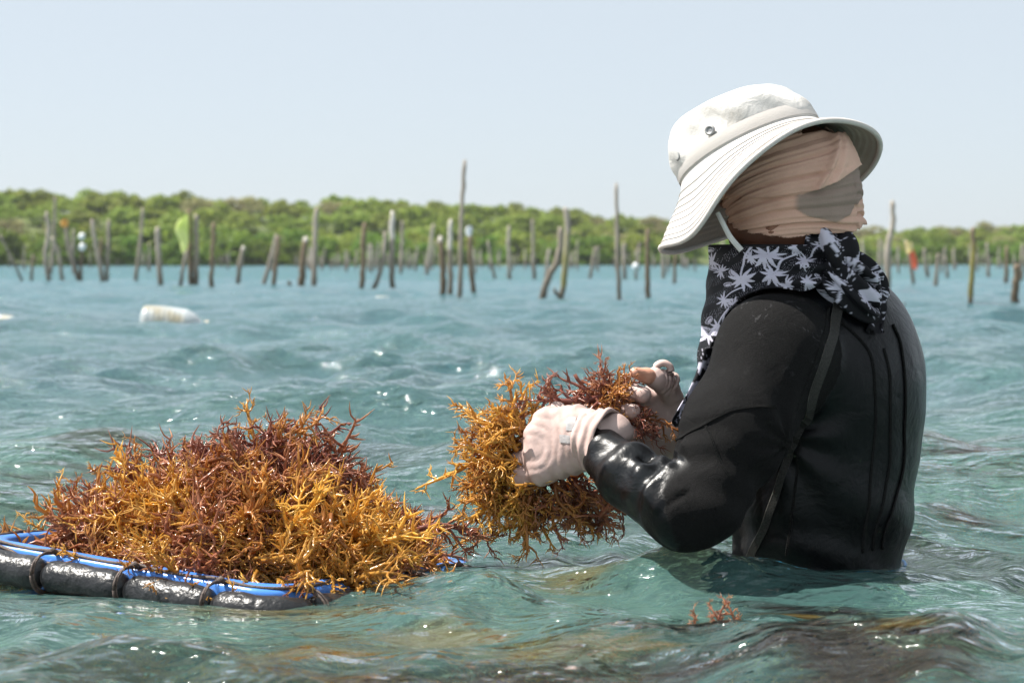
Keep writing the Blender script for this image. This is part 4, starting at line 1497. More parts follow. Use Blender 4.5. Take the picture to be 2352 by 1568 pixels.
# belt just at the waterline
a = np.linspace(0, 2 * math.pi, 70)
bp = np.stack([WAIST[0] + 0.30 * np.cos(a), 3.06 + .3 * np.sin(a), np.full(70, 0.0)], -1)
cc = np.array([WAIST[0], 3.06, 0.0])
lo = np.zeros(70)
dirs = nrm(bp - cc)
tt = np.full(70, .3)
for _ in range(40):
    tt = tt - f_suit((cc + dirs * tt[:, None]).astype(np.float32)) * .8
bp = cc + dirs * (tt[:, None] + .003)
bp[:, 2] += .004 * np.sin(a * 3 + 1) - .020
V2, Q2, _ = tube_arrays(bp, .0036, 6)
V2[:, 2] = bp[:, 2].repeat(6) + (V2[:, 2] - bp[:, 2].repeat(6)) * 1.1
part('belt', mesh_np('belt', V2, Q2, M['belt']), person)

# ------------------------------------------------------------------ head
HC = P(1806, 448, 3.02)
hp = rad(38)
FH0 = np.array([-math.cos(hp), math.sin(hp), 0])
pit = rad(20)
FH = nrm(FH0 * math.cos(pit) - UP * math.sin(pit))
LH = nrm(np.cross(UP, FH0))
UH = np.cross(FH, LH)
AH = np.stack([LH, FH, UH])


def hl(l, f, u):
    return HC + LH * l + FH * f + UH * u


def f_head(p):
    p = p.astype(np.float32)
    d = ell(p, hl(0, -.012, .018), AH, (.074, .094, .092))
    d = smin(d, ell(p, hl(0, .030, -.045), AH, (.060, .062, .075)), .03)
    d = smin(d, ell(p, hl(0, .048, -.088), AH, (.034, .036, .028)), .025)           # chin
    d = smin(d, ell(p, hl(0, .097, -.035), AH, (.013, .020, .022)), .012)           # nose
    d = smin(d, cone(p, hl(0, .084, .002), hl(0, .100, -.030), .010, .012), .012)
    for s in (1, -1):
        d = smin(d, ell(p, hl(.034 * s, .072, -.022), AH, (.024, .022, .020)), .015)  # cheekbones
        d = smin(d, ell(p, hl(.032 * s, .078, .016), AH, (.024, .015, .008)), .010)   # brows
        d = smin(d, ell(p, hl(.075 * s, -.008, -.030), AH, (.009, .020, .034)), .006)  # ears
        d = smin(d, ell(p, hl(.078 * s, -.002, -.058), AH, (.007, .010, .012)), .006)
    d = smin(d, ell(p, hl(0, .090, -.066), AH, (.022, .010, .007)), .008)           # lips
    d = smin(d, ell(p, hl(0, .088, -.076), AH, (.020, .010, .007)), .006)
    d = smin(d, cone(p, hl(0, -.03, -.05), NECK0 - UP * .02, .056, .058), .03)
    return d


hx = np.arange(HC[0] - .16, HC[0] + .16, .004)
hy = np.arange(HC[1] - .16, HC[1] + .17, .004)
hz = np.arange(NECK0[2] - .03, HC[2] + .14, .004)
V, Q = nets(f_head, hx, hy, hz)
part('head', mesh_np('head', V, Q, M['skin']), person)
for s in (1, -1):
    ph = np.linspace(0.02, math.pi - .02, 8)
    Vl, Ql = lathe(np.stack([.011 * np.sin(ph), -.011 * np.cos(ph)], -1), 12)
    part('eye', mesh_np('eye', Vl + hl(.031 * s, .079, .0), Ql, M['strap']), person)


RC = P(1765, 447, 3.02)
U_ = nrm(np.array([-.394, .292, .871]))
W_ = nrm(np.array([-.911, 0, -.412]))
N_ = np.cross(W_, U_)
if N_[1] > 0:
    N_ = -N_
CB = RC + U_ * .071 - W_ * .003


# head cloth -----------------------------------------------------------
def proj(V):
    return CX + V[:, 0] / V[:, 1] * FPX, HY + (CH - V[:, 2]) / V[:, 1] * FPX


def polyline_side(px, py, line):
    """signed height of (px,py) above a left-to-right polyline (positive = above in the view)"""
    l = np.array(line, float)
    return np.interp(px, l[:, 0], l[:, 1]) - py


def Z1(x, y):
    return ((1600 + x / 3.336) * .91875, (190 + y / 3.336) * .91875)


SC_C = hl(0, -.004, .012)
nth, nv = 300, 190
th = np.linspace(0, 2 * math.pi, nth, endpoint=False)
vv = np.linspace(-1, 1, nv)
TH, VV = np.meshgrid(th, vv)
# th = 0 faces front, runs to the left side
cu = np.cos(VV * math.pi / 2 * .97)
su_ = np.sin(VV * math.pi / 2 * .97)
prof = np.where(su_ < 0, np.abs(cu) ** .50, np.abs(cu) ** .85)
G = SC_C + (np.cos(TH) * prof)[..., None] * FH * .106 + (np.sin(TH) * prof)[..., None] * LH * .090 + su_[..., None] * UH * np.where(su_ < 0, .118, .105)[..., None]
Vh = G.reshape(-1, 3)
Nh = nrm(((Vh - SC_C) @ FH / .106 ** 2)[:, None] * FH + ((Vh - SC_C) @ LH / .090 ** 2)[:, None] * LH + ((Vh - SC_C) @ UH / .1 ** 2)[:, None] * UH)
px, py = proj(Vh)
facing = np.clip(-Nh[:, 1] * 4, 0, 1)
flap = [Z1(600, 1030), Z1(760, 1000), Z1(1000, 1015), Z1(1200, 1005), Z1(1350, 985), Z1(1500, 935), Z1(1620, 880), Z1(1720, 810), Z1(1800, 740), Z1(1880, 640)]
h1 = polyline_side(px, py, flap)
up_layer = sstep(-1.5, 1.5, h1) * (facing > .02)
foldx = np.interp(py, [Z1(0, 440)[1], Z1(0, 520)[1], Z1(0, 600)[1], Z1(0, 720)[1], Z1(0, 800)[1], Z1(0, 950)[1]], [Z1(1520, 0)[0], Z1(1570, 0)[0], Z1(1595, 0)[0], Z1(1570, 0)[0], Z1(1545, 0)[0], Z1(1450, 0)[0]])
fold_side = sstep(-1.5, 1.5, px - foldx) * up_layer
px = px + 2.5 * vnoise(Vh * 60, 41)
py = py + 2.5 * vnoise(Vh * 55, 43)
h1 = h1 + .8 * vnoise(Vh * 60, 45)
grey = (1 - sstep(-1, 1, h1)) * sstep(1818, 1836, px) * (facing > .02) * sstep(-2, 3, polyline_side(px, py, [Z1(1300, 1110), Z1(1400, 1160), Z1(1600, 1205), Z1(1700, 1150), Z1(1790, 1040), Z1(1900, 900)]))
roll = np.exp(-((py - 515) / 22) ** 2) * sstep(1880, 1945, px) * (facing > .0)
# folds run round the head and gather towards the temple
ang = np.arctan2((Vh - SC_C) @ LH, (Vh - SC_C) @ FH)
hgt = (Vh - SC_C) @ UH
gather = .45 + .55 * np.abs(np.sin(np.clip(np.abs(ang) - .35, 0, 3) / 2))
q = (hgt + .02) / gather
ph = q * 210 + 1.3 * vnoise(Vh * 28, 5) + ang * 1.2
ridge = (1 - np.exp(-(np.sin(ph * .62) / .34) ** 2)) * (.75 + .35 * vnoise(Vh * 22, 8)) + .35 * np.abs(np.sin(ph * 1.7 + 1))
amp = np.where(fold_side > .5, .0016, .0066) * (1 - .3 * grey)
disp = .002 + amp * (ridge - .5) + .0055 * up_layer + .0052 * fold_side + .010 * roll + .0035 * grey
disp += (.009 * np.exp(-((px - foldx) / 6) ** 2) + .004 * np.exp(-((px - foldx - 24 - .1 * (py - 400)) / 6) ** 2)) * up_layer
disp += .004 * vnoise(Vh * 14, 12) + .0012 * vnoise(Vh * 90, 14)
Vh = Vh + Nh * disp[:, None]
# drop the part below the cloth's lower edge and the face opening
hem_l = [Z1(560, 1000), Z1(640, 1090), Z1(720, 1200), Z1(800, 1262), Z1(900, 1305), Z1(1100, 1330), Z1(1250, 1335), Z1(1400, 1318), Z1(1560, 1300), Z1(1700, 1270), Z1(1800, 1200)]
low = np.where(Nh[:, 1] < .05, polyline_side(px, py, hem_l) < 0, hgt < -.085 + .05 * np.clip(np.cos(ang), 0, 1))
face = (np.abs(ang) < .62) & (hgt < .035)
hq = (Vh - CB) / .968                               # nothing pokes through crown or brim
ha, hb, hu_ = hq @ W_, hq @ N_, hq @ U_
hs_ = np.clip((np.sqrt((ha / .119) ** 2 + (hb / .101) ** 2) - 1) * .11 / .071, 0, 1)
kill = low | face | (hu_ > -.075 * hs_ ** .85 - .010)
colr = np.empty((len(Vh), 3))
base = np.array([.68, .44, .345])
dkc = np.array([.54, .34, .26])
mixv = np.clip(.5 + .7 * vnoise(Vh * 20, 21), 0, 1)[:, None]
colr[:] = base * (1 - mixv * .5) + dkc * mixv * .5
colr = colr * (1 - fold_side[:, None]) + np.array([.72, .47, .37]) * fold_side[:, None]
colr = colr * (1 - .92 * grey[:, None]) + np.array([.27, .215, .18]) * .92 * grey[:, None]
Qh = grid_faces(nv, nth, True)
Qh = Qh[~kill[Qh].any(1)]
used_ = np.unique(Qh)
remap = np.full(len(Vh), -1)
remap[used_] = np.arange(len(used_))
me = mesh_np('head_scarf', Vh[used_], remap[Qh], M['headcloth'], True, {'col': colr[used_]})
hs_o = part('head_scarf', me, person)
sm = hs_o.modifiers.new('thick', 'SOLIDIFY')
sm.thickness = .0022
sm.offset = -1
# rolled lower hem
edge = [Z1(640, 1080), Z1(720, 1190), Z1(800, 1255), Z1(900, 1300), Z1(1100, 1322), Z1(1250, 1330), Z1(1400, 1310), Z1(1560, 1290), Z1(1680, 1270)]
e2 = spline(np.array(edge, float), 40)


def f_wrap(p):
    return ell(p.astype(np.float32), SC_C, AH, (.094, .110, .106))


# ------------------------------------------------------------------ hat
def hatp(a, b, u):
    """a toward the brow, b toward the near side, u up the crown's axis, from the crown's base"""
    a, b, u = np.broadcast_arrays(a, b, u)
    return CB + .968 * (a[..., None] * W_ + b[..., None] * N_ + u[..., None] * U_)


nt = 160
t_ = np.linspace(0, 2 * math.pi, nt, endpoint=False)
hr = np.random.default_rng(2)
wob = .004 * np.sin(2 * t_ + 1) + .003 * np.sin(3 * t_ + 2.2)
rows = []
for s in np.linspace(0, 1, 30):           # crown wall to its top
    if s < .72:
        q = s / .72
        k = 1.0 - .02 * q - .17 * q ** 2.6
        u = .080 * q ** .95
    else:
        q = (s - .72) / .28
        k = .81 * (1 - q)
        u = .080 + .013 * math.sin(q * math.pi / 2) 
    dent = (.0060 * np.sin(3 * t_ + 4 * s) + .0040 * np.sin(5 * t_ - 3 * s + 1) + .0018 * np.sin(11 * t_ + 9 * s)) * math.sin(min(1, s * 1.2) * math.pi) * k
    ra, rb = .119 * k, .101 * k
    fold = -.006 * np.exp(-((t_ - 3.9) / .22) ** 2) * math.sin(s * math.pi) - .005 * np.exp(-((t_ - 5.6) / .2) ** 2) * math.sin(s * math.pi)
    tilt = 0.010 * np.cos(t_) * (s > .0) * min(1, s * 1.4)
    rows.append(hatp((ra + dent + fold) * np.cos(t_), (rb + dent + fold) * np.sin(t_), u + tilt * k + 0 * t_))
Vc = np.array(rows).reshape(-1, 3)
hat = part('hat', mesh_np('hat_crown', Vc, grid_faces(30, nt, True), M['hat']), person)
sm = hat.modifiers.new('thick', 'SOLIDIFY')
sm.thickness = .002
sm.offset = -1
# raised seam round the top of the crown
mb = MB()
rim_top = np.array(rows[22])
tube(mb, np.concatenate([rim_top, rim_top[:1]]), .0013, 5, False)
part('crown_seam', mb.mesh('crown_seam', M['hat']), hat)
# brim: droops all round, wider in front; rows of stitching as fine ridges
BR = 40


def brim_pt(tt, s):
    """tt angle (0 = brow, pi/2 = near side), s 0..1 outward"""
    tt, s = np.broadcast_arrays(np.asarray(tt, float), np.asarray(s, float))
    ra = .119 + s * (.071 + .002 * np.cos(tt))
    rb = .101 + s * (.071)
    drop = -.075 * (s ** .85) * (1 + .10 * np.sin(2 * tt + .6) + .06 * np.cos(3 * tt + .4))
    dt_ = (tt + 2.2) % 6.2832 - 2.2
    drop = drop * (1 - .42 * np.exp(-((dt_ - 1.98) / .62) ** 2) - .08 * np.exp(-((dt_ + .1) / .5) ** 2) + .42 * np.exp(-((dt_ - .72) / .42) ** 2)) - .002 * np.sin(s * 2 * math.pi)
    rid = .0009 * np.sin(s * 2 * math.pi * 9)
    return hatp((ra) * np.cos(tt), (rb) * np.sin(tt), drop + rid)


S_, T_ = np.meshgrid(np.linspace(0, 1, BR), t_, indexing='ij')
Gb = brim_pt(T_, S_)
Gl = brim_pt(T_, S_) - U_ * .0032
Vb = np.concatenate([Gb.reshape(-1, 3), Gl.reshape(-1, 3)])
gf = grid_faces(BR, nt, True)
me = mesh_np('brim', Vb, [gf[:, ::-1], gf + BR * nt], M['hat'])
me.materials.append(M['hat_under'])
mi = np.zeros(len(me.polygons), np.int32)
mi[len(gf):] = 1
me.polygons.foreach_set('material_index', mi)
part('brim', me, hat)
mb = MB()
rimc = np.concatenate([Gb[-1], Gb[-1][:1]]) - U_ * .0016
tube(mb, rimc, .0042, 8, False)
part('brim_binding', mb.mesh('brim_binding', M['hat_trim']), hat)
mb = MB()
for q in (.16, .28, .40, .52, .64, .76, .86, .94):
    st = brim_pt(t_, q) + U_ * .0012
    tube(mb, np.concatenate([st, st[:1]]), .00055, 4, False)
part('brim_stitching', mb.mesh('brim_stitching', M['hat_stitch']), hat)
# band
Bs = []
for k in range(7):
    u = .003 + .020 * k / 6
    bul = .0022 + .0008 * math.sin(k / 6 * math.pi)
    kk = 1 - .012 * k / 6
    Bs.append(hatp((.119 * kk + bul) * np.cos(t_), (.101 * kk + bul) * np.sin(t_), u + 0 * t_))
part('hat_band', mesh_np('hat_band', np.array(Bs).reshape(-1, 3), grid_faces(7, nt, True), M['hat_trim']), hat)


def f_crown(p):
    q = (p - CB) / .968
    a, b, u = q @ W_, q @ N_, q @ U_
    uu = np.clip(u, 0, .08) / .08
    k = 1.0 - .02 * uu - .17 * uu ** 2.6
    r = np.sqrt((a / (.119 * k)) ** 2 + (b / (.101 * k)) ** 2)
    return (r - 1) * .10


for (ex, ey) in ((1631, 300), (1562, 358)):
    p, nn = hit(np.array([ex]), np.array([ey]), f_crown, 2.8)
    p, nn = p[0], nrm(nn[0])
    Rm = rotm(nn)
    Vl, Ql = lathe([(.0001, .0004), (.0026, .0007), (.0042, .0), (.0044, .0018), (.0062, .0026), (.0078, .0018), (.0082, -.001)], 20)
    ey_o = part('eyelet', mesh_np('eyelet', Vl @ Rm.T + p + nn * (.0008 if ex > 1600 else .0035), Ql, M['steel']), hat)
# chin strap
mb = MB()
STP = [(1648, 488, 2.945), (1660, 512, 2.935), (1678, 545, 2.935), (1703, 575, 2.94)]
pp = spline([P(*q) for q in STP], 20)
dirw = nrm(np.cross(nrm(np.gradient(pp, axis=0)), [0, -1.0, 0]))
wd = np.linspace(.0034, .0042, 20)[:, None]
ring = np.stack([pp - dirw * wd, pp + dirw * wd, pp + dirw * wd + [0, .0014, 0], pp - dirw * wd + [0, .0014, 0]], 1).reshape(-1, 3)
part('chin_strap', mesh_np('chin_strap', ring, grid_faces(20, 4, True), M['strap']), hat)


# ------------------------------------------------------------------ palm print (cloth pattern worked out in cloth coordinates)
def palm(u, v, cx, cy, size, rot, seed, trunk=True):
    r = np.random.default_rng(seed)
    c, s = math.cos(rot), math.sin(rot)
    x = ((u - cx) * c + (v - cy) * s) / size
    y = (-(u - cx) * s + (v - cy) * c) / size
    out = np.zeros(len(u), bool)
    for k in range(9):
        a = -0.45 + k * (math.pi + .9) / 8 + r.uniform(-.12, .12)
        L = r.uniform(.8, 1.08)
        dx_, dy_ = math.cos(a), math.sin(a)
        s_ = x * dx_ + y * dy_
        t = -x * dy_ + y * dx_
        t = t + np.sign(dx_) * .28 * np.clip(s_, 0, 2) ** 2 * (abs(dx_) + .15)       # fronds droop
        w = .135 * np.sin(np.clip(s_ / L, 0, 1) * math.pi) ** .6 * (1.0 - .25 * s_ / L)
        saw = .80 + .20 * np.abs(((s_ * 9 + np.sign(t) * s_ * .5) % 1) * 2 - 1)
        out |= (s_ > .02) & (s_ < L) & (np.abs(t) < w * saw) & (s_ < 9)
    if trunk:
        ty = -y
        tx = x - .18 * ty ** 2
        out |= (ty > 0) & (ty < 2.1) & (np.abs(tx) < .06 + .02 * ty)
    return out


def print_cols(u, v, motifs, seed=0):
    m = np.zeros(len(u), bool)
    for (cx, cy, sz, rot, tr_) in motifs:
        m |= palm(u, v, cx, cy, sz, rot, seed + int(cx * 7 + cy * 13) % 997, tr_)
    # strokes and shells between the palms
    q = np.sin(u * .62 + 2 * np.sin(v * .21)) * np.sin(v * 1.9 + .35 * u) 
    st = (q > .86) & (np.sin(u * .11 + v * .17) > -.2)
    for k in range(60):
        r = np.random.default_rng(seed + 400 + k)
        cx, cy = r.uniform(1600, 2060), r.uniform(540, 980)
        a = r.uniform(0, 3.14)
        x = (u - cx) * math.cos(a) + (v - cy) * math.sin(a)
        y = -(u - cx) * math.sin(a) + (v - cy) * math.cos(a)
        e = (x / 11) ** 2 + (y / 5) ** 2
        m |= (e < 1) & ~((np.abs(y + .03 * x * x - 2) < .7)) & ~((e > .45) & (e < .6))
    m |= st
    c = np.where(m[:, None], np.array([.56, .55, .66]), np.array([.006, .006, .009]))
    return c


MOT = [(1762, 585, 40, .1, True), (1706, 640, 34, -.1, True), (1775, 630, 33, .45, True), (1628, 765, 30, .0, False), (1655, 750, 26, .2, True), (1892, 552, 26, .1, False),
       (1850, 600, 24, .5, True), (1590, 900, 30, .3, False), (1560, 945, 26, .0, False), (1640, 600, 20, 1.2, False), (1690, 700, 18, 1.0, False), (1940, 600, 24, -.5, True), (1728, 592, 20, .8, False), (1806, 652, 22, -.6, False), (1668, 690, 22, .6, True), (1660, 625, 18, 2.0, False), (1830, 570, 20, 1.4, False), (1700, 735, 20, -.3, False), (1860, 650, 22, .9, True), (1960, 660, 30, 1.2, True), (1915, 640, 26, 2.2, True), (2010, 720, 16, 0, True)]

# neck scarf: a loose collar round the neck that drops over the breast
nth, nv = 720, 250
th = np.linspace(0, 2 * math.pi, nth, endpoint=False)
s = np.linspace(0, 1, nv)
TH, SS = np.meshgrid(th, s)
ca = TH - math.pi                                 # 0 = facing front
front = np.clip(np.cos(ca), 0, 1)
ctop, cbot = P(1779, 566, 3.02), P(1800, 700, 3.02)
# direction basis: front FH0, left LH
Rf = .098 + .022 * SS + .030 * SS * front
Rl = .092 + .035 * SS
zlow = np.where(np.cos(ca) > 0, 1, .62)
C_ = ctop * (1 - SS[..., None]) + cbot * SS[..., None]
length = 1.0 + 1.15 * np.clip(np.cos(ca - .35), 0, 1) ** 2
C_ = ctop + (cbot - ctop) * (SS * length)[..., None]
G = C_ + (np.cos(ca) * Rf)[..., None] * FH0 + (np.sin(ca) * Rl)[..., None] * LH
# folds running to the knot at the back
fold = np.sin(SS * 22 + 2.2 * np.cos(ca * .5) * 3 + 1.5 * np.sin(ca * 2)) * (.25 + .75 * np.clip(-np.cos(ca), 0, 1)) * .0042
fold = fold + .003 * np.sin(ca * 7 + SS * 6) * SS
rdir = nrm(np.cos(ca)[..., None] * FH0 + np.sin(ca)[..., None] * LH)
G = G + rdir * fold[..., None]
Vs = G.reshape(-1, 3)
for _ in range(4):                                # rest on the suit
    dd = f_suit(Vs.astype(np.float32))
    push = np.clip(.007 - dd, 0, .05)
    Vs = Vs + grad(f_suit, Vs.astype(np.float32)) * push[:, None]
Vs = Vs + np.repeat(rdir.reshape(-1, 3), 1, 0) * np.clip(fold.reshape(-1), 0, 1)[:, None] * .6
px, py = proj(Vs)
hem = np.interp(px, [1500, 1560, 1610, 1640, 1668, 1700, 1740, 1790, 1850, 1900, 1960, 2100], [1000, 990, 900, 792, 748, 716, 694, 682, 668, 640, 630, 630])
shoulder_side = (Vs - P(1800, 640, 3.02)) @ LH > -.02
kill = (py > hem) & shoulder_side
kill |= ((Vs - P(1800, 640, 3.02)) @ FH0 < -.03) & (SS.ravel() > .75)
Qs = grid_faces(nv, nth, True)
Qs = Qs[~kill[Qs].all(1)]
used_ = np.unique(Qs)
remap = np.full(len(Vs), -1)
remap[used_] = np.arange(len(used_))
ns_o = part('neck_scarf', mesh_np('neck_scarf', Vs[used_], remap[Qs], M['print'], True, {'col': print_cols(px + 900 * fold.ravel(), py + 600 * fold.ravel(), MOT, 3)[used_]}), person)
sm = ns_o.modifiers.new('thick', 'SOLIDIFY')
sm.thickness = .002
sm.offset = -1
# rolled top edge
mb = MB()
tube(mb, np.concatenate([G[0], G[0][:1]])[::4], .003, 6, False)
V2, f2, _ = mb.arrays()
qx, qy = proj(V2)
part('hem', mesh_np('hem', V2, f2, M['print'], True, {'col': np.tile([.008, .008, .011], (len(V2), 1))}), ns_o)


L = spline([P(1612, 800, 2.97), P(1602, 850, 2.97), P(1582, 893, 2.965), P(1558, 935, 2.96), P(1543, 965, 2.96), P(1550, 980, 2.96)], 60)
Rr = L + np.linspace(.03, .045, 60)[:, None] * nrm(np.array([1.0, .25, .12]))
t = np.linspace(0, 1, 26)[None, :, None]
G2 = L[:, None] * (1 - t) + Rr[:, None] * t
G2[..., 1] -= .006 * np.sin(t[..., 0] * 9 + np.linspace(0, 4, 60)[:, None]) + .008 * np.sin(t[..., 0] * 3.14)
Ve = G2.reshape(-1, 3)
qx, qy = proj(Ve)
en = part('scarf_end', mesh_np('scarf_end', Ve, grid_faces(60, 26), M['print'], True, {'col': print_cols(qx, qy, [(1590, 880, 34, .3, False), (1566, 925, 34, .9, False), (1610, 835, 26, 0, False), (1600, 905, 28, .2, False)], 3)}), ns_o)
sm = en.modifiers.new('thick', 'SOLIDIFY')
sm.thickness = .002


def front_of(x, y, Y, lift=.014):
    p, _ = hit(np.array([float(x)]), np.array([float(y)]))
    return P(x, y, min(Y, p[0][1] - lift))


def knot_mesh(name, c, radii, axis, seed, n=80, m=70, amp=.008, freq=7):
    """bunched cloth: a lump with twisting folds"""
    ph = np.linspace(.03, math.pi - .03, m)
    a = np.linspace(0, 2 * math.pi, n, endpoint=False)
    PH, A = np.meshgrid(ph, a, indexing='ij')
    d = np.stack([np.sin(PH) * np.cos(A), np.sin(PH) * np.sin(A), np.cos(PH)], -1)
    r = np.random.default_rng(seed)
    tw = np.sin(freq * A + 3.2 * PH + r.uniform(0, 6)) * np.sin(PH)
    tw2 = vnoise(d.reshape(-1, 3) * 3.1, seed).reshape(PH.shape)
    rr = 1 + (amp / min(radii)) * (np.sign(tw) * np.abs(tw) ** .7) + .16 * tw2
    Rm = rotm(axis)
    V = (d * rr[..., None]).reshape(-1, 3) * np.asarray(radii) @ Rm.T + c
    px, py = proj(V)
    return mesh_np(name, V, grid_faces(m, n, True), M['print'], True, {'col': print_cols(1760 + 30 * A.ravel() + 8 * tw.ravel(), 560 + 46 * PH.ravel() + 8 * tw2.ravel(), MOT, seed)})


part('knot', knot_mesh('knot', front_of(1906, 572, 2.95), (.032, .034, .042), nrm(np.array([.55, 0, -.6])), 31, amp=.007, freq=5), ns_o)
part('knot', knot_mesh('knot', front_of(1950, 625, 2.955), (.026, .028, .052), nrm(np.array([.9, 0, -.35])), 33, amp=.006), ns_o)
part('knot', knot_mesh('knot', front_of(1950, 668, 2.93), (.021, .026, .056), nrm(np.array([.85, .1, -.5])), 35, amp=.005, freq=6), ns_o)
part('knot', knot_mesh('knot', front_of(2006, 655, 2.96), (.018, .02, .032), nrm(np.array([.45, 0, -.9])), 37, amp=.004, freq=6), ns_o)
# hanging tail
pt = spline([front_of(1995, 672, 2.95), front_of(2010, 695, 2.95), front_of(2016, 715, 2.95, .01), front_of(2012, 738, 2.95, .01), front_of(2010, 760, 2.95, .01)], 24)
aa = np.linspace(0, 2 * math.pi, 28, endpoint=False)
wv = np.interp(np.linspace(0, 1, 24), [0, .3, .6, 1], [.016, .012, .0095, .012])
tail = []
for k in range(24):
    f_ = 1 + .35 * np.sin(4 * aa + k * .25)
    tail.append(pt[k] + np.stack([np.cos(aa) * wv[k] * f_, np.sin(aa) * wv[k] * .55 * f_, .004 * np.sin(3 * aa + k * .1)], -1))
Vt = np.array(tail).reshape(-1, 3)
qx, qy = proj(Vt)
part('tail', mesh_np('tail', Vt, grid_faces(24, 28, True), M['print'], True, {'col': print_cols(qx, qy, MOT, 9)}), ns_o)


# ------------------------------------------------------------------ hands
def hand_sdf(wrist, e1, e2, side, curl, thumb, scale=1.0, glove=.0012):
    """wrist centre, e1 toward the knuckles, e2 from index to little finger, e3 = back of the hand"""
    e1 = nrm(e1)
    e2 = nrm(e2 - (e2 @ e1) * e1)
    e3 = nrm(np.cross(e1, e2)) * side

    def at(a, b, c):
        return wrist + (e1 * a + e2 * b + e3 * c) * scale
    prims = []
    prims.append((at(-.03, 0, 0), at(.02, 0, 0), .027, .030))
    # palm: four metacarpals
    kn = []
    for i in range(4):
        b = (-.035, -.013, .012, .035)[i]
        k = at((.059, .074, .079, .074)[i], b, .004 - .002 * abs(i - 1.2))
        kn.append(k)
        prims.append((at(.012, b * .60, 0), k, .020, .0172))
    fingers = []
    ln = [(.043, .026, .021), (.047, .030, .022), (.044, .027, .021), (.035, .021, .019)]
    for i in range(4):
        p = kn[i]
        ang = 0
        chain = []
        for j in range(3):
            ang += curl[i][j]
            dvec = e1 * math.cos(ang) - e3 * math.sin(ang) + e2 * .04 * (i - 1.5)
            q = p + nrm(dvec) * ln[i][j] * scale
            r0 = (.0118, .0106, .0096)[j] * (1 if i < 3 else .9)
            r1 = (.0106, .0096, .0080)[j] * (1 if i < 3 else .9)
            chain.append((p, q, r0, r1))
            p = q
        fingers.append(chain)
    tchain = []
    p = at(.018, -.030, -.008)
    prims.append((at(.0, -.012, -.004), p, .022, .019))
    for (a, b, c, r0, r1) in thumb:
        q = at(a, b, c)
        tchain.append((p, q, r0, r1))
        p = q

    def f(x, with_tip=True):
        x = x.astype(np.float32)
        d = None
        for (a, b, r0, r1) in prims:
            v = cone(x, a, b, (r0 + glove) * scale, (r1 + glove) * scale)
            d = v if d is None else smin(d, v, .014)
        for ch in fingers:
            fd = None
            for (a, b, r0, r1) in ch:
                v = cone(x, a, b, (r0 + glove) * scale, (r1 + glove) * scale)
                fd = v if fd is None else smin(fd, v, .003)
            d = smin(d, fd, .003)
        td = None
        for (a, b, r0, r1) in (tchain if with_tip else tchain[:-1]):
            v = cone(x, a, b, (r0 + glove) * scale, (r1 + glove) * scale)
            td = v if td is None else smin(td, v, .004)
        return smin(d, td, .008)
    return f, e1, e2, e3, fingers, tchain


def hand_mesh(name, f, c, ext, mat, detail=None, h=.0026):
    xs, ys, zs = [np.arange(c[k] - ext[k], c[k] + ext[k], h) for k in range(3)]
    V, Q = nets(f, xs, ys, zs, 2)
    if detail is not None:
        N = grad(f, V.astype(np.float32))
        V = V + N * detail(V)[:, None]
    return mesh_np(name, V, Q, mat), V


# near (left) hand: a fist over the stems, back of the hand toward us
WL = P(1356, 1006, 2.922)
e1L = P(1232, 1026, 2.94) - WL
e2L = np.array([-.10, -.30, -.95])
fL, a1, a2, a3, fgL, thL = hand_sdf(WL, e1L, e2L, 1, [(rad(70), rad(92), rad(50)), (rad(58), rad(98), rad(50)), (rad(36), rad(112), rad(55)), (rad(16), rad(120), rad(55))],
                                    [(.050, -.050, -.020, .0150, .0130), (.078, -.036, -.036, .0128, .0115), (.092, -.018, -.046, .0112, .0085)], 1.06, .0022)
if a3[1] > 0:
    fL, a1, a2, a3, fgL, thL = hand_sdf(WL, e1L, e2L, -1, [(rad(70), rad(92), rad(50)), (rad(58), rad(98), rad(50)), (rad(36), rad(112), rad(55)), (rad(16), rad(120), rad(55))],
                                        [(.050, -.050, -.020, .0150, .0130), (.078, -.036, -.036, .0128, .0115), (.092, -.018, -.046, .0112, .0085)], 1.06, .0022)


def wrinkles(e1, w, seed):
    def g(V):
        s = (V - w) @ e1
        return (.0016 * np.sin(s * 330 + (V @ np.array([90., 40, -120])) + 2.5 * vnoise(V * 40, seed))) * (.35 + .65 * sstep(.10, .0, s)) + .0014 * vnoise(V * 70, seed + 1) + .0012 * np.abs(np.sin(vnoise(V * 55, seed + 2) * 5))
    return g


me, V = hand_mesh('left_glove', fL, WL + a1 * .05, (.12, .10, .11), M['glove'], wrinkles(a1, WL, 5))
gl_l = part('glove', me, person, label='pale pink glove closed in a fist on the seaweed')


def cuff(w, axis, r0, r1, length, seed, squash=1.0, n=60, m=20):
    Rm = rotm(axis)
    a = np.linspace(0, 2 * math.pi, n, endpoint=False)
    rows = []
    for k in range(m):
        q = k / (m - 1)
        r = r0 + (r1 - r0) * q + .0020 * np.sin(q * 16) + .0022 * np.sin(a * 3 + seed + q * 2) * q + .0015 * np.sin(a * 7 + q * 5)
        rows.append(w + np.stack([np.cos(a) * r, np.sin(a) * r * squash, np.full(n, -q * length) + .006 * np.sin(a + seed) * q], -1) @ Rm.T)
    # fold the hem back inside
    for k in range(4):
        q = k / 3
        r = r1 - .002 - .001 * k
        rows.append(w + np.stack([np.cos(a) * r, np.sin(a) * r * squash, np.full(n, -length + .006 * q) + .006 * np.sin(a + seed)], -1) @ Rm.T)
    return np.array(rows).reshape(-1, 3), grid_faces(m + 4, n, True)


V, Q = cuff(WL + a1 * .012, nrm(a1 * .75 + nrm(WL - FAM) * .5), .040, .050, .044, 2.0)
cf = part('cuff', mesh_np('cuff', V, Q, M['glove']), gl_l)
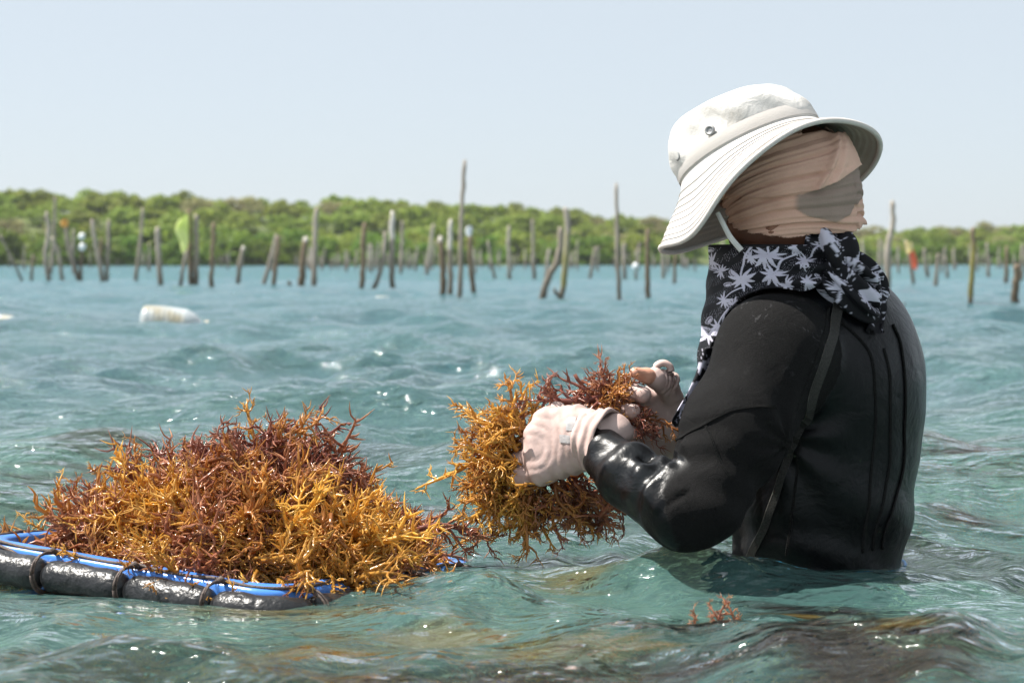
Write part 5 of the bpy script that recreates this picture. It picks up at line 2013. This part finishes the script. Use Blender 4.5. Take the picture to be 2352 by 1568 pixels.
# grey printed panel on the back of the cuff
pa, na = hit(np.array([1283., 1328, 1330, 1285]), np.array([1003., 1003, 1020, 1024]), fL, 2.7)
g = np.linspace(0, 1, 8)
U2, V3 = np.meshgrid(g, g, indexing='ij')
qx = 1285 + U2 * 42
qy = 998 + V3 * 18 + 3 * U2
pp, nn = hit(qx.ravel(), qy.ravel(), fL, 2.7)
pp = pp + nn * (wrinkles(a1, WL, 5)(pp) - .0012)[:, None]
part('printed_patch', mesh_np('printed_patch', pp + nn * .0022, grid_faces(8, 8), M['glove_grey']), gl_l)
qx = 1300 + U2 * 24
qy = 958 + V3 * 30 + 2 * U2
pp, nn = hit(qx.ravel(), qy.ravel(), fL, 2.7)
pp = pp + nn * (wrinkles(a1, WL, 5)(pp) - .0012)[:, None]
part('printed_patch', mesh_np('printed_patch', pp + nn * .0022, grid_faces(8, 8), M['glove_grey']), gl_l)

# far (right) hand: open palm toward us, fingers curling round a clump of weed
WR = P(1564, 996, 3.12)
e1R = P(1436, 962, 3.085) - WR
e2R = np.array([.05, .10, -1.0])
cR = [(rad(24), rad(48), rad(32)), (rad(27), rad(52), rad(34)), (rad(32), rad(54), rad(36)), (rad(36), rad(54), rad(38))]
tR = [(.052, -.058, -.026, .0150, .0135), (.080, -.066, -.040, .0132, .0120), (.112, -.066, -.050, .0118, .0085)]
fR, b1, b2, b3, fgR, thR = hand_sdf(WR, e1R, e2R, 1, cR, tR, 1.12, .0018)
if b3[1] < 0:
    fR, b1, b2, b3, fgR, thR = hand_sdf(WR, e1R, e2R, -1, cR, tR, 1.12, .0018)
me, V = hand_mesh('right_glove', lambda x: fR(x, False), WR + b1 * .06, (.13, .12, .12), M['glove'], wrinkles(b1, WR, 15))
gl_r = part('glove', me, person, label='pale pink glove held open under a brown clump with the thumb bare')
V, Q = cuff(WR + b1 * .01, b1, .037, .043, .05, 4.0)
part('cuff', mesh_np('cuff', V, Q, M['glove']), gl_r)
tip = thR[-1]
tip = (tip[0] - nrm(tip[1] - tip[0]) * .016, tip[1] + nrm(tip[1] - tip[0]) * .006)
ft = lambda x: smin(cone(x.astype(np.float32), tip[0], tip[0] * .4 + tip[1] * .6, .0122, .0120), cone(x.astype(np.float32), tip[0] * .4 + tip[1] * .6, tip[1], .0120, .0086), .004)
me, _ = hand_mesh('thumb', ft, (tip[0] + tip[1]) / 2, (.045, .045, .045), M['palm_skin'], None, .002)
th_o = part('thumb', me, person)
nl = nrm(tip[1] - tip[0])
Vn, Qn = lathe([(.0001, .0012), (.004, .0011), (.0056, .0004)], 12)
Rn = rotm(nrm(-b2 * .8 + b3 * .6))
part('nail', mesh_np('nail', Vn @ Rn.T + tip[1] - nl * .008 + nrm(-b2 * .8 + b3 * .6) * .0085, Qn, M['palm_skin']), th_o)
# glove tip pushed back in rolls
mb = MB()
ax = nrm(tip[1] - tip[0])
for k in range(4):
    Rm = rotm(ax)
    a = np.linspace(0, 2 * math.pi, 20)
    r = .0140 + .0012 * math.sin(k * 2.1)
    tube(mb, tip[0] + ax * (.006 - .008 * k) + np.stack([np.cos(a) * r, np.sin(a) * r, .002 * np.sin(a * 2 + k)], -1) @ Rm.T, .0032, 6, False)
lp = tip[0] + ax * .006 - b2 * .016
for dy_ in (-.006, 0, .006):
    tube(mb, spline([lp + (.012, dy_, -.008), lp + (.011, dy_, .004), lp + (.001, dy_, .010), lp + (-.010, dy_, .005), lp + (-.010, dy_ + .002, -.006)], 18), .0052, 8)
part('rolled_tip', mb.mesh('rolled_tip', M['glove']), gl_r)

# ------------------------------------------------------------------ seaweed in the hands
bunch = thing('seaweed_bunch', 'dripping golden brown seaweed bunch hanging from the near gloved fist', 'seaweed', P(1220, 1060, 2.97))
GRIP = P(1225, 1040, 2.985)
ends = [('amber', 6, (1232, 985, 2.99), (1138, 885, 2.99)), ('gold', 5, (1225, 1010, 2.98), (1052, 995, 2.97)), ('gold', 6, (1225, 1000, 2.97), (1100, 960, 2.97)), ('gold', 5, (1222, 1030, 2.96), (1065, 1080, 2.95)),
        ('gold', 1, (1160, 1110, 2.96), (1075, 1135, 2.95)), ('amber', 5, (1215, 1060, 2.97), (1090, 1190, 2.95)), ('gold', 5, (1210, 1060, 2.95), (1110, 1130, 2.93)), ('amber', 6, (1220, 1080, 2.97), (1170, 1210, 2.95)),
        ('russet', 5, (1235, 1090, 2.98), (1235, 1215, 2.96)), ('amber', 5, (1260, 1095, 2.98), (1300, 1218, 2.95)), ('russet', 6, (1290, 1090, 3.0), (1355, 1215, 2.97)), ('russet', 5, (1310, 1085, 3.02), (1410, 1210, 2.99)),
        ('gold', 4, (1200, 960, 2.99), (1262, 915, 2.99)), ('gold', 1, (1180, 985, 2.97), (1110, 1010, 2.95)), ('amber', 0, (1220, 1000, 3.0), (1170, 935, 3.0)), ('gold', 3, (1240, 960, 2.99), (1190, 925, 2.98))]
for kind, k, a, b in ends:
    frond_to(bunch, kind, k, P(*a), P(*b), 1.0)
br = np.random.default_rng(41)
poly = [(1225, 960, 1120, 1000), (1225, 1000, 1085, 1060), (1220, 1040, 1075, 1110), (1215, 1080, 1090, 1165), (1215, 1090, 1150, 1200), (1240, 1100, 1210, 1205), (1280, 1100, 1290, 1205), (1320, 1090, 1390, 1205)]
for q in range(84):
    x0, y0, x1, y1 = poly[q % len(poly)]
    t = br.uniform(.05, .9)
    x, y = x0 + (x1 - x0) * t + br.normal() * 18, y0 + (y1 - y0) * t + br.normal() * 16
    Y = 2.975 + br.normal() * .028
    if 1195 < x < 1400 and 930 < y < 1110:
        Y = 3.02 + abs(br.normal()) * .02
    d = nrm(nrm(P(x1, y1, 2.97) - P(x0, y0, 2.97)) * .8 + br.normal(size=3) * .6)
    if x < 1190:
        kd = br.choice(['gold', 'gold', 'gold', 'amber'])
    elif x < 1260:
        kd = br.choice(['gold', 'amber', 'amber', 'russet'])
    else:
        kd = br.choice(['amber', 'russet', 'russet', 'purple'])
    frond(bunch, kd, int(br.integers(0, 5)), P(x, y, Y) - d * .03, rotm(d, br.uniform(0, 6.28)), br.uniform(.42, .72))
# the clump in the far hand
clump = thing('seaweed_clump', 'dark red brown seaweed clump held up in the open far glove', 'seaweed', P(1420, 950, 3.03))
for kind, k, a, b in [('russet', 6, (1420, 1000, 3.03), (1408, 838, 3.03)), ('russet', 5, (1425, 990, 3.02), (1420, 850, 3.02)), ('purple', 6, (1400, 905, 3.02), (1215, 938, 3.0)), ('purple', 5, (1370, 900, 3.03), (1260, 925, 3.0)),
                      ('russet', 2, (1400, 930, 3.02), (1350, 880, 3.02)), ('purple', 3, (1420, 920, 3.02), (1450, 875, 3.02)), ('purple', 6, (1420, 930, 3.01), (1490, 1030, 3.0)), ('purple', 5, (1440, 950, 3.0), (1515, 985, 3.0)),
                      ('russet', 4, (1430, 980, 3.0), (1450, 1055, 3.0)), ('amber', 1, (1470, 965, 3.0), (1560, 955, 3.02)), ('gold', 2, (1402, 1012, 2.98), (1432, 940, 2.98)), ('purple', 0, (1410, 960, 3.01), (1470, 940, 3.0)),
                      ('gold', 0, (1440, 1050, 3.1), (1505, 1045, 3.1)), ('russet', 1, (1400, 880, 3.03), (1362, 850, 3.03))]:
    frond_to(clump, kind, k, P(*a), P(*b))
for q in range(34):
    x, y = br.normal(1410, 24), br.normal(955, 46)
    d = nrm(br.normal(size=3) + np.array([0, -.3, .1]))
    frond(clump, br.choice(['purple', 'russet', 'purple', 'russet', 'amber']), int(br.integers(0, 5)), P(x, y, 3.03 + br.normal() * .018) - d * .025, rotm(d, br.uniform(0, 6.28)), br.uniform(.34, .6))
# water running off the bunch
mb = MB()
pp = spline([P(1243, 1120, 2.94), P(1240, 1160, 2.94), P(1238, 1215, 2.94)], 16)
tube(mb, pp, .0026 + .0012 * np.sin(np.linspace(0, 15, 16)), 8)
t = NT('clear_drip')
gm = t.done(t.n('ShaderNodeMixShader', {0: t.n('ShaderNodeFresnel', {'IOR': 1.33}).outputs[0], 1: t.n('ShaderNodeBsdfTransparent', {'Color': (.92, .95, .95, 1)}).outputs[0], 2: t.n('ShaderNodeBsdfGlossy', {'Roughness': .03}).outputs[0]}).outputs[0])
part('drip', mb.mesh('drip', gm), bunch)

# ------------------------------------------------------------------ seaweed under the surface
beds = [
    (1640, 1470, 60, 16, 44, 'dark seaweed bed in front of the farmer with red tips poking out of the water', 'russet', -.035),
    (2270, 1075, 110, 16, 46, 'dark seaweed bed below the wave crest at the right edge', 'purple', -.02),
    (2230, 1165, 90, 10, 26, 'seaweed bed drifting below the surface right of the farmer', 'purple', -.03),
    (900, 1520, 160, 22, 60, 'golden seaweed bed showing through the shallow water below the tray', 'gold', -.06),
    (1300, 1560, 180, 22, 50, 'brown seaweed bed showing through the water at the bottom edge', 'amber', -.06),
    (2000, 1480, 160, 22, 50, 'dark seaweed bed below the crest at the bottom right', 'russet', -.07),
    (300, 1480, 150, 18, 34, 'amber seaweed bed under the water in front of the black floats', 'amber', -.10),
]
for (cx, cy, sx, sy, n, lab, kd, dep) in beds:
    c = PW(cx, cy)
    bt = Tangle()
    root = thing('seaweed_bed', lab, 'seaweed', (c[0], c[1], dep))
    for q in range(n):
        w = PW(cx + br.normal() * sx, cy + br.normal() * sy)
        zz = water_z(w[0], w[1])
        d = nrm(np.array([br.normal(), br.normal(), .06]))
        bt.add(kd if br.uniform() < .7 else 'russet', int(br.integers(0, 5)), np.array([w[0], w[1], zz + dep - .075 - abs(br.normal()) * .02]), rotm(d, br.uniform(0, 6.28)), br.uniform(.6, 1.0))
    bt.build(root, 'frond_tangle')
    if 'red tips' in lab:
        for (x, y, x2, y2) in ((1640, 1458, 1630, 1428), (1655, 1458, 1648, 1436), (1692, 1458, 1696, 1430), (1612, 1460, 1606, 1446)):
            w0 = PW(x, y)
            z0 = water_z(w0[0], w0[1])
            a = np.array([w0[0], w0[1], z0 - .006])
            frond_to(root, 'russet', 1, a, a + np.array([(x2 - x) * w0[1] / FPX, 0, (y - y2) * w0[1] / FPX + .026]))

# ------------------------------------------------------------------ sea air
bm_v = [(x, y, z) for x in (-420, 420) for y in (-70, 1100) for z in (-2.2, 26)]
me = bpy.data.meshes.new('haze')
me.from_pydata(bm_v, [], [(0, 1, 3, 2), (4, 6, 7, 5), (0, 4, 5, 1), (2, 3, 7, 6), (0, 2, 6, 4), (1, 5, 7, 3)])
t = NT('sea_air')
pv = t.n('ShaderNodeVolumePrincipled', {'Color': (0.86, 0.92, 1.0, 1), 'Density': 0.00018, 'Anisotropy': 0.3})
t.t.links.new(pv.outputs[0], t.out.inputs['Volume'])
me.materials.append(t.m)
link('haze', me, kind='stuff')
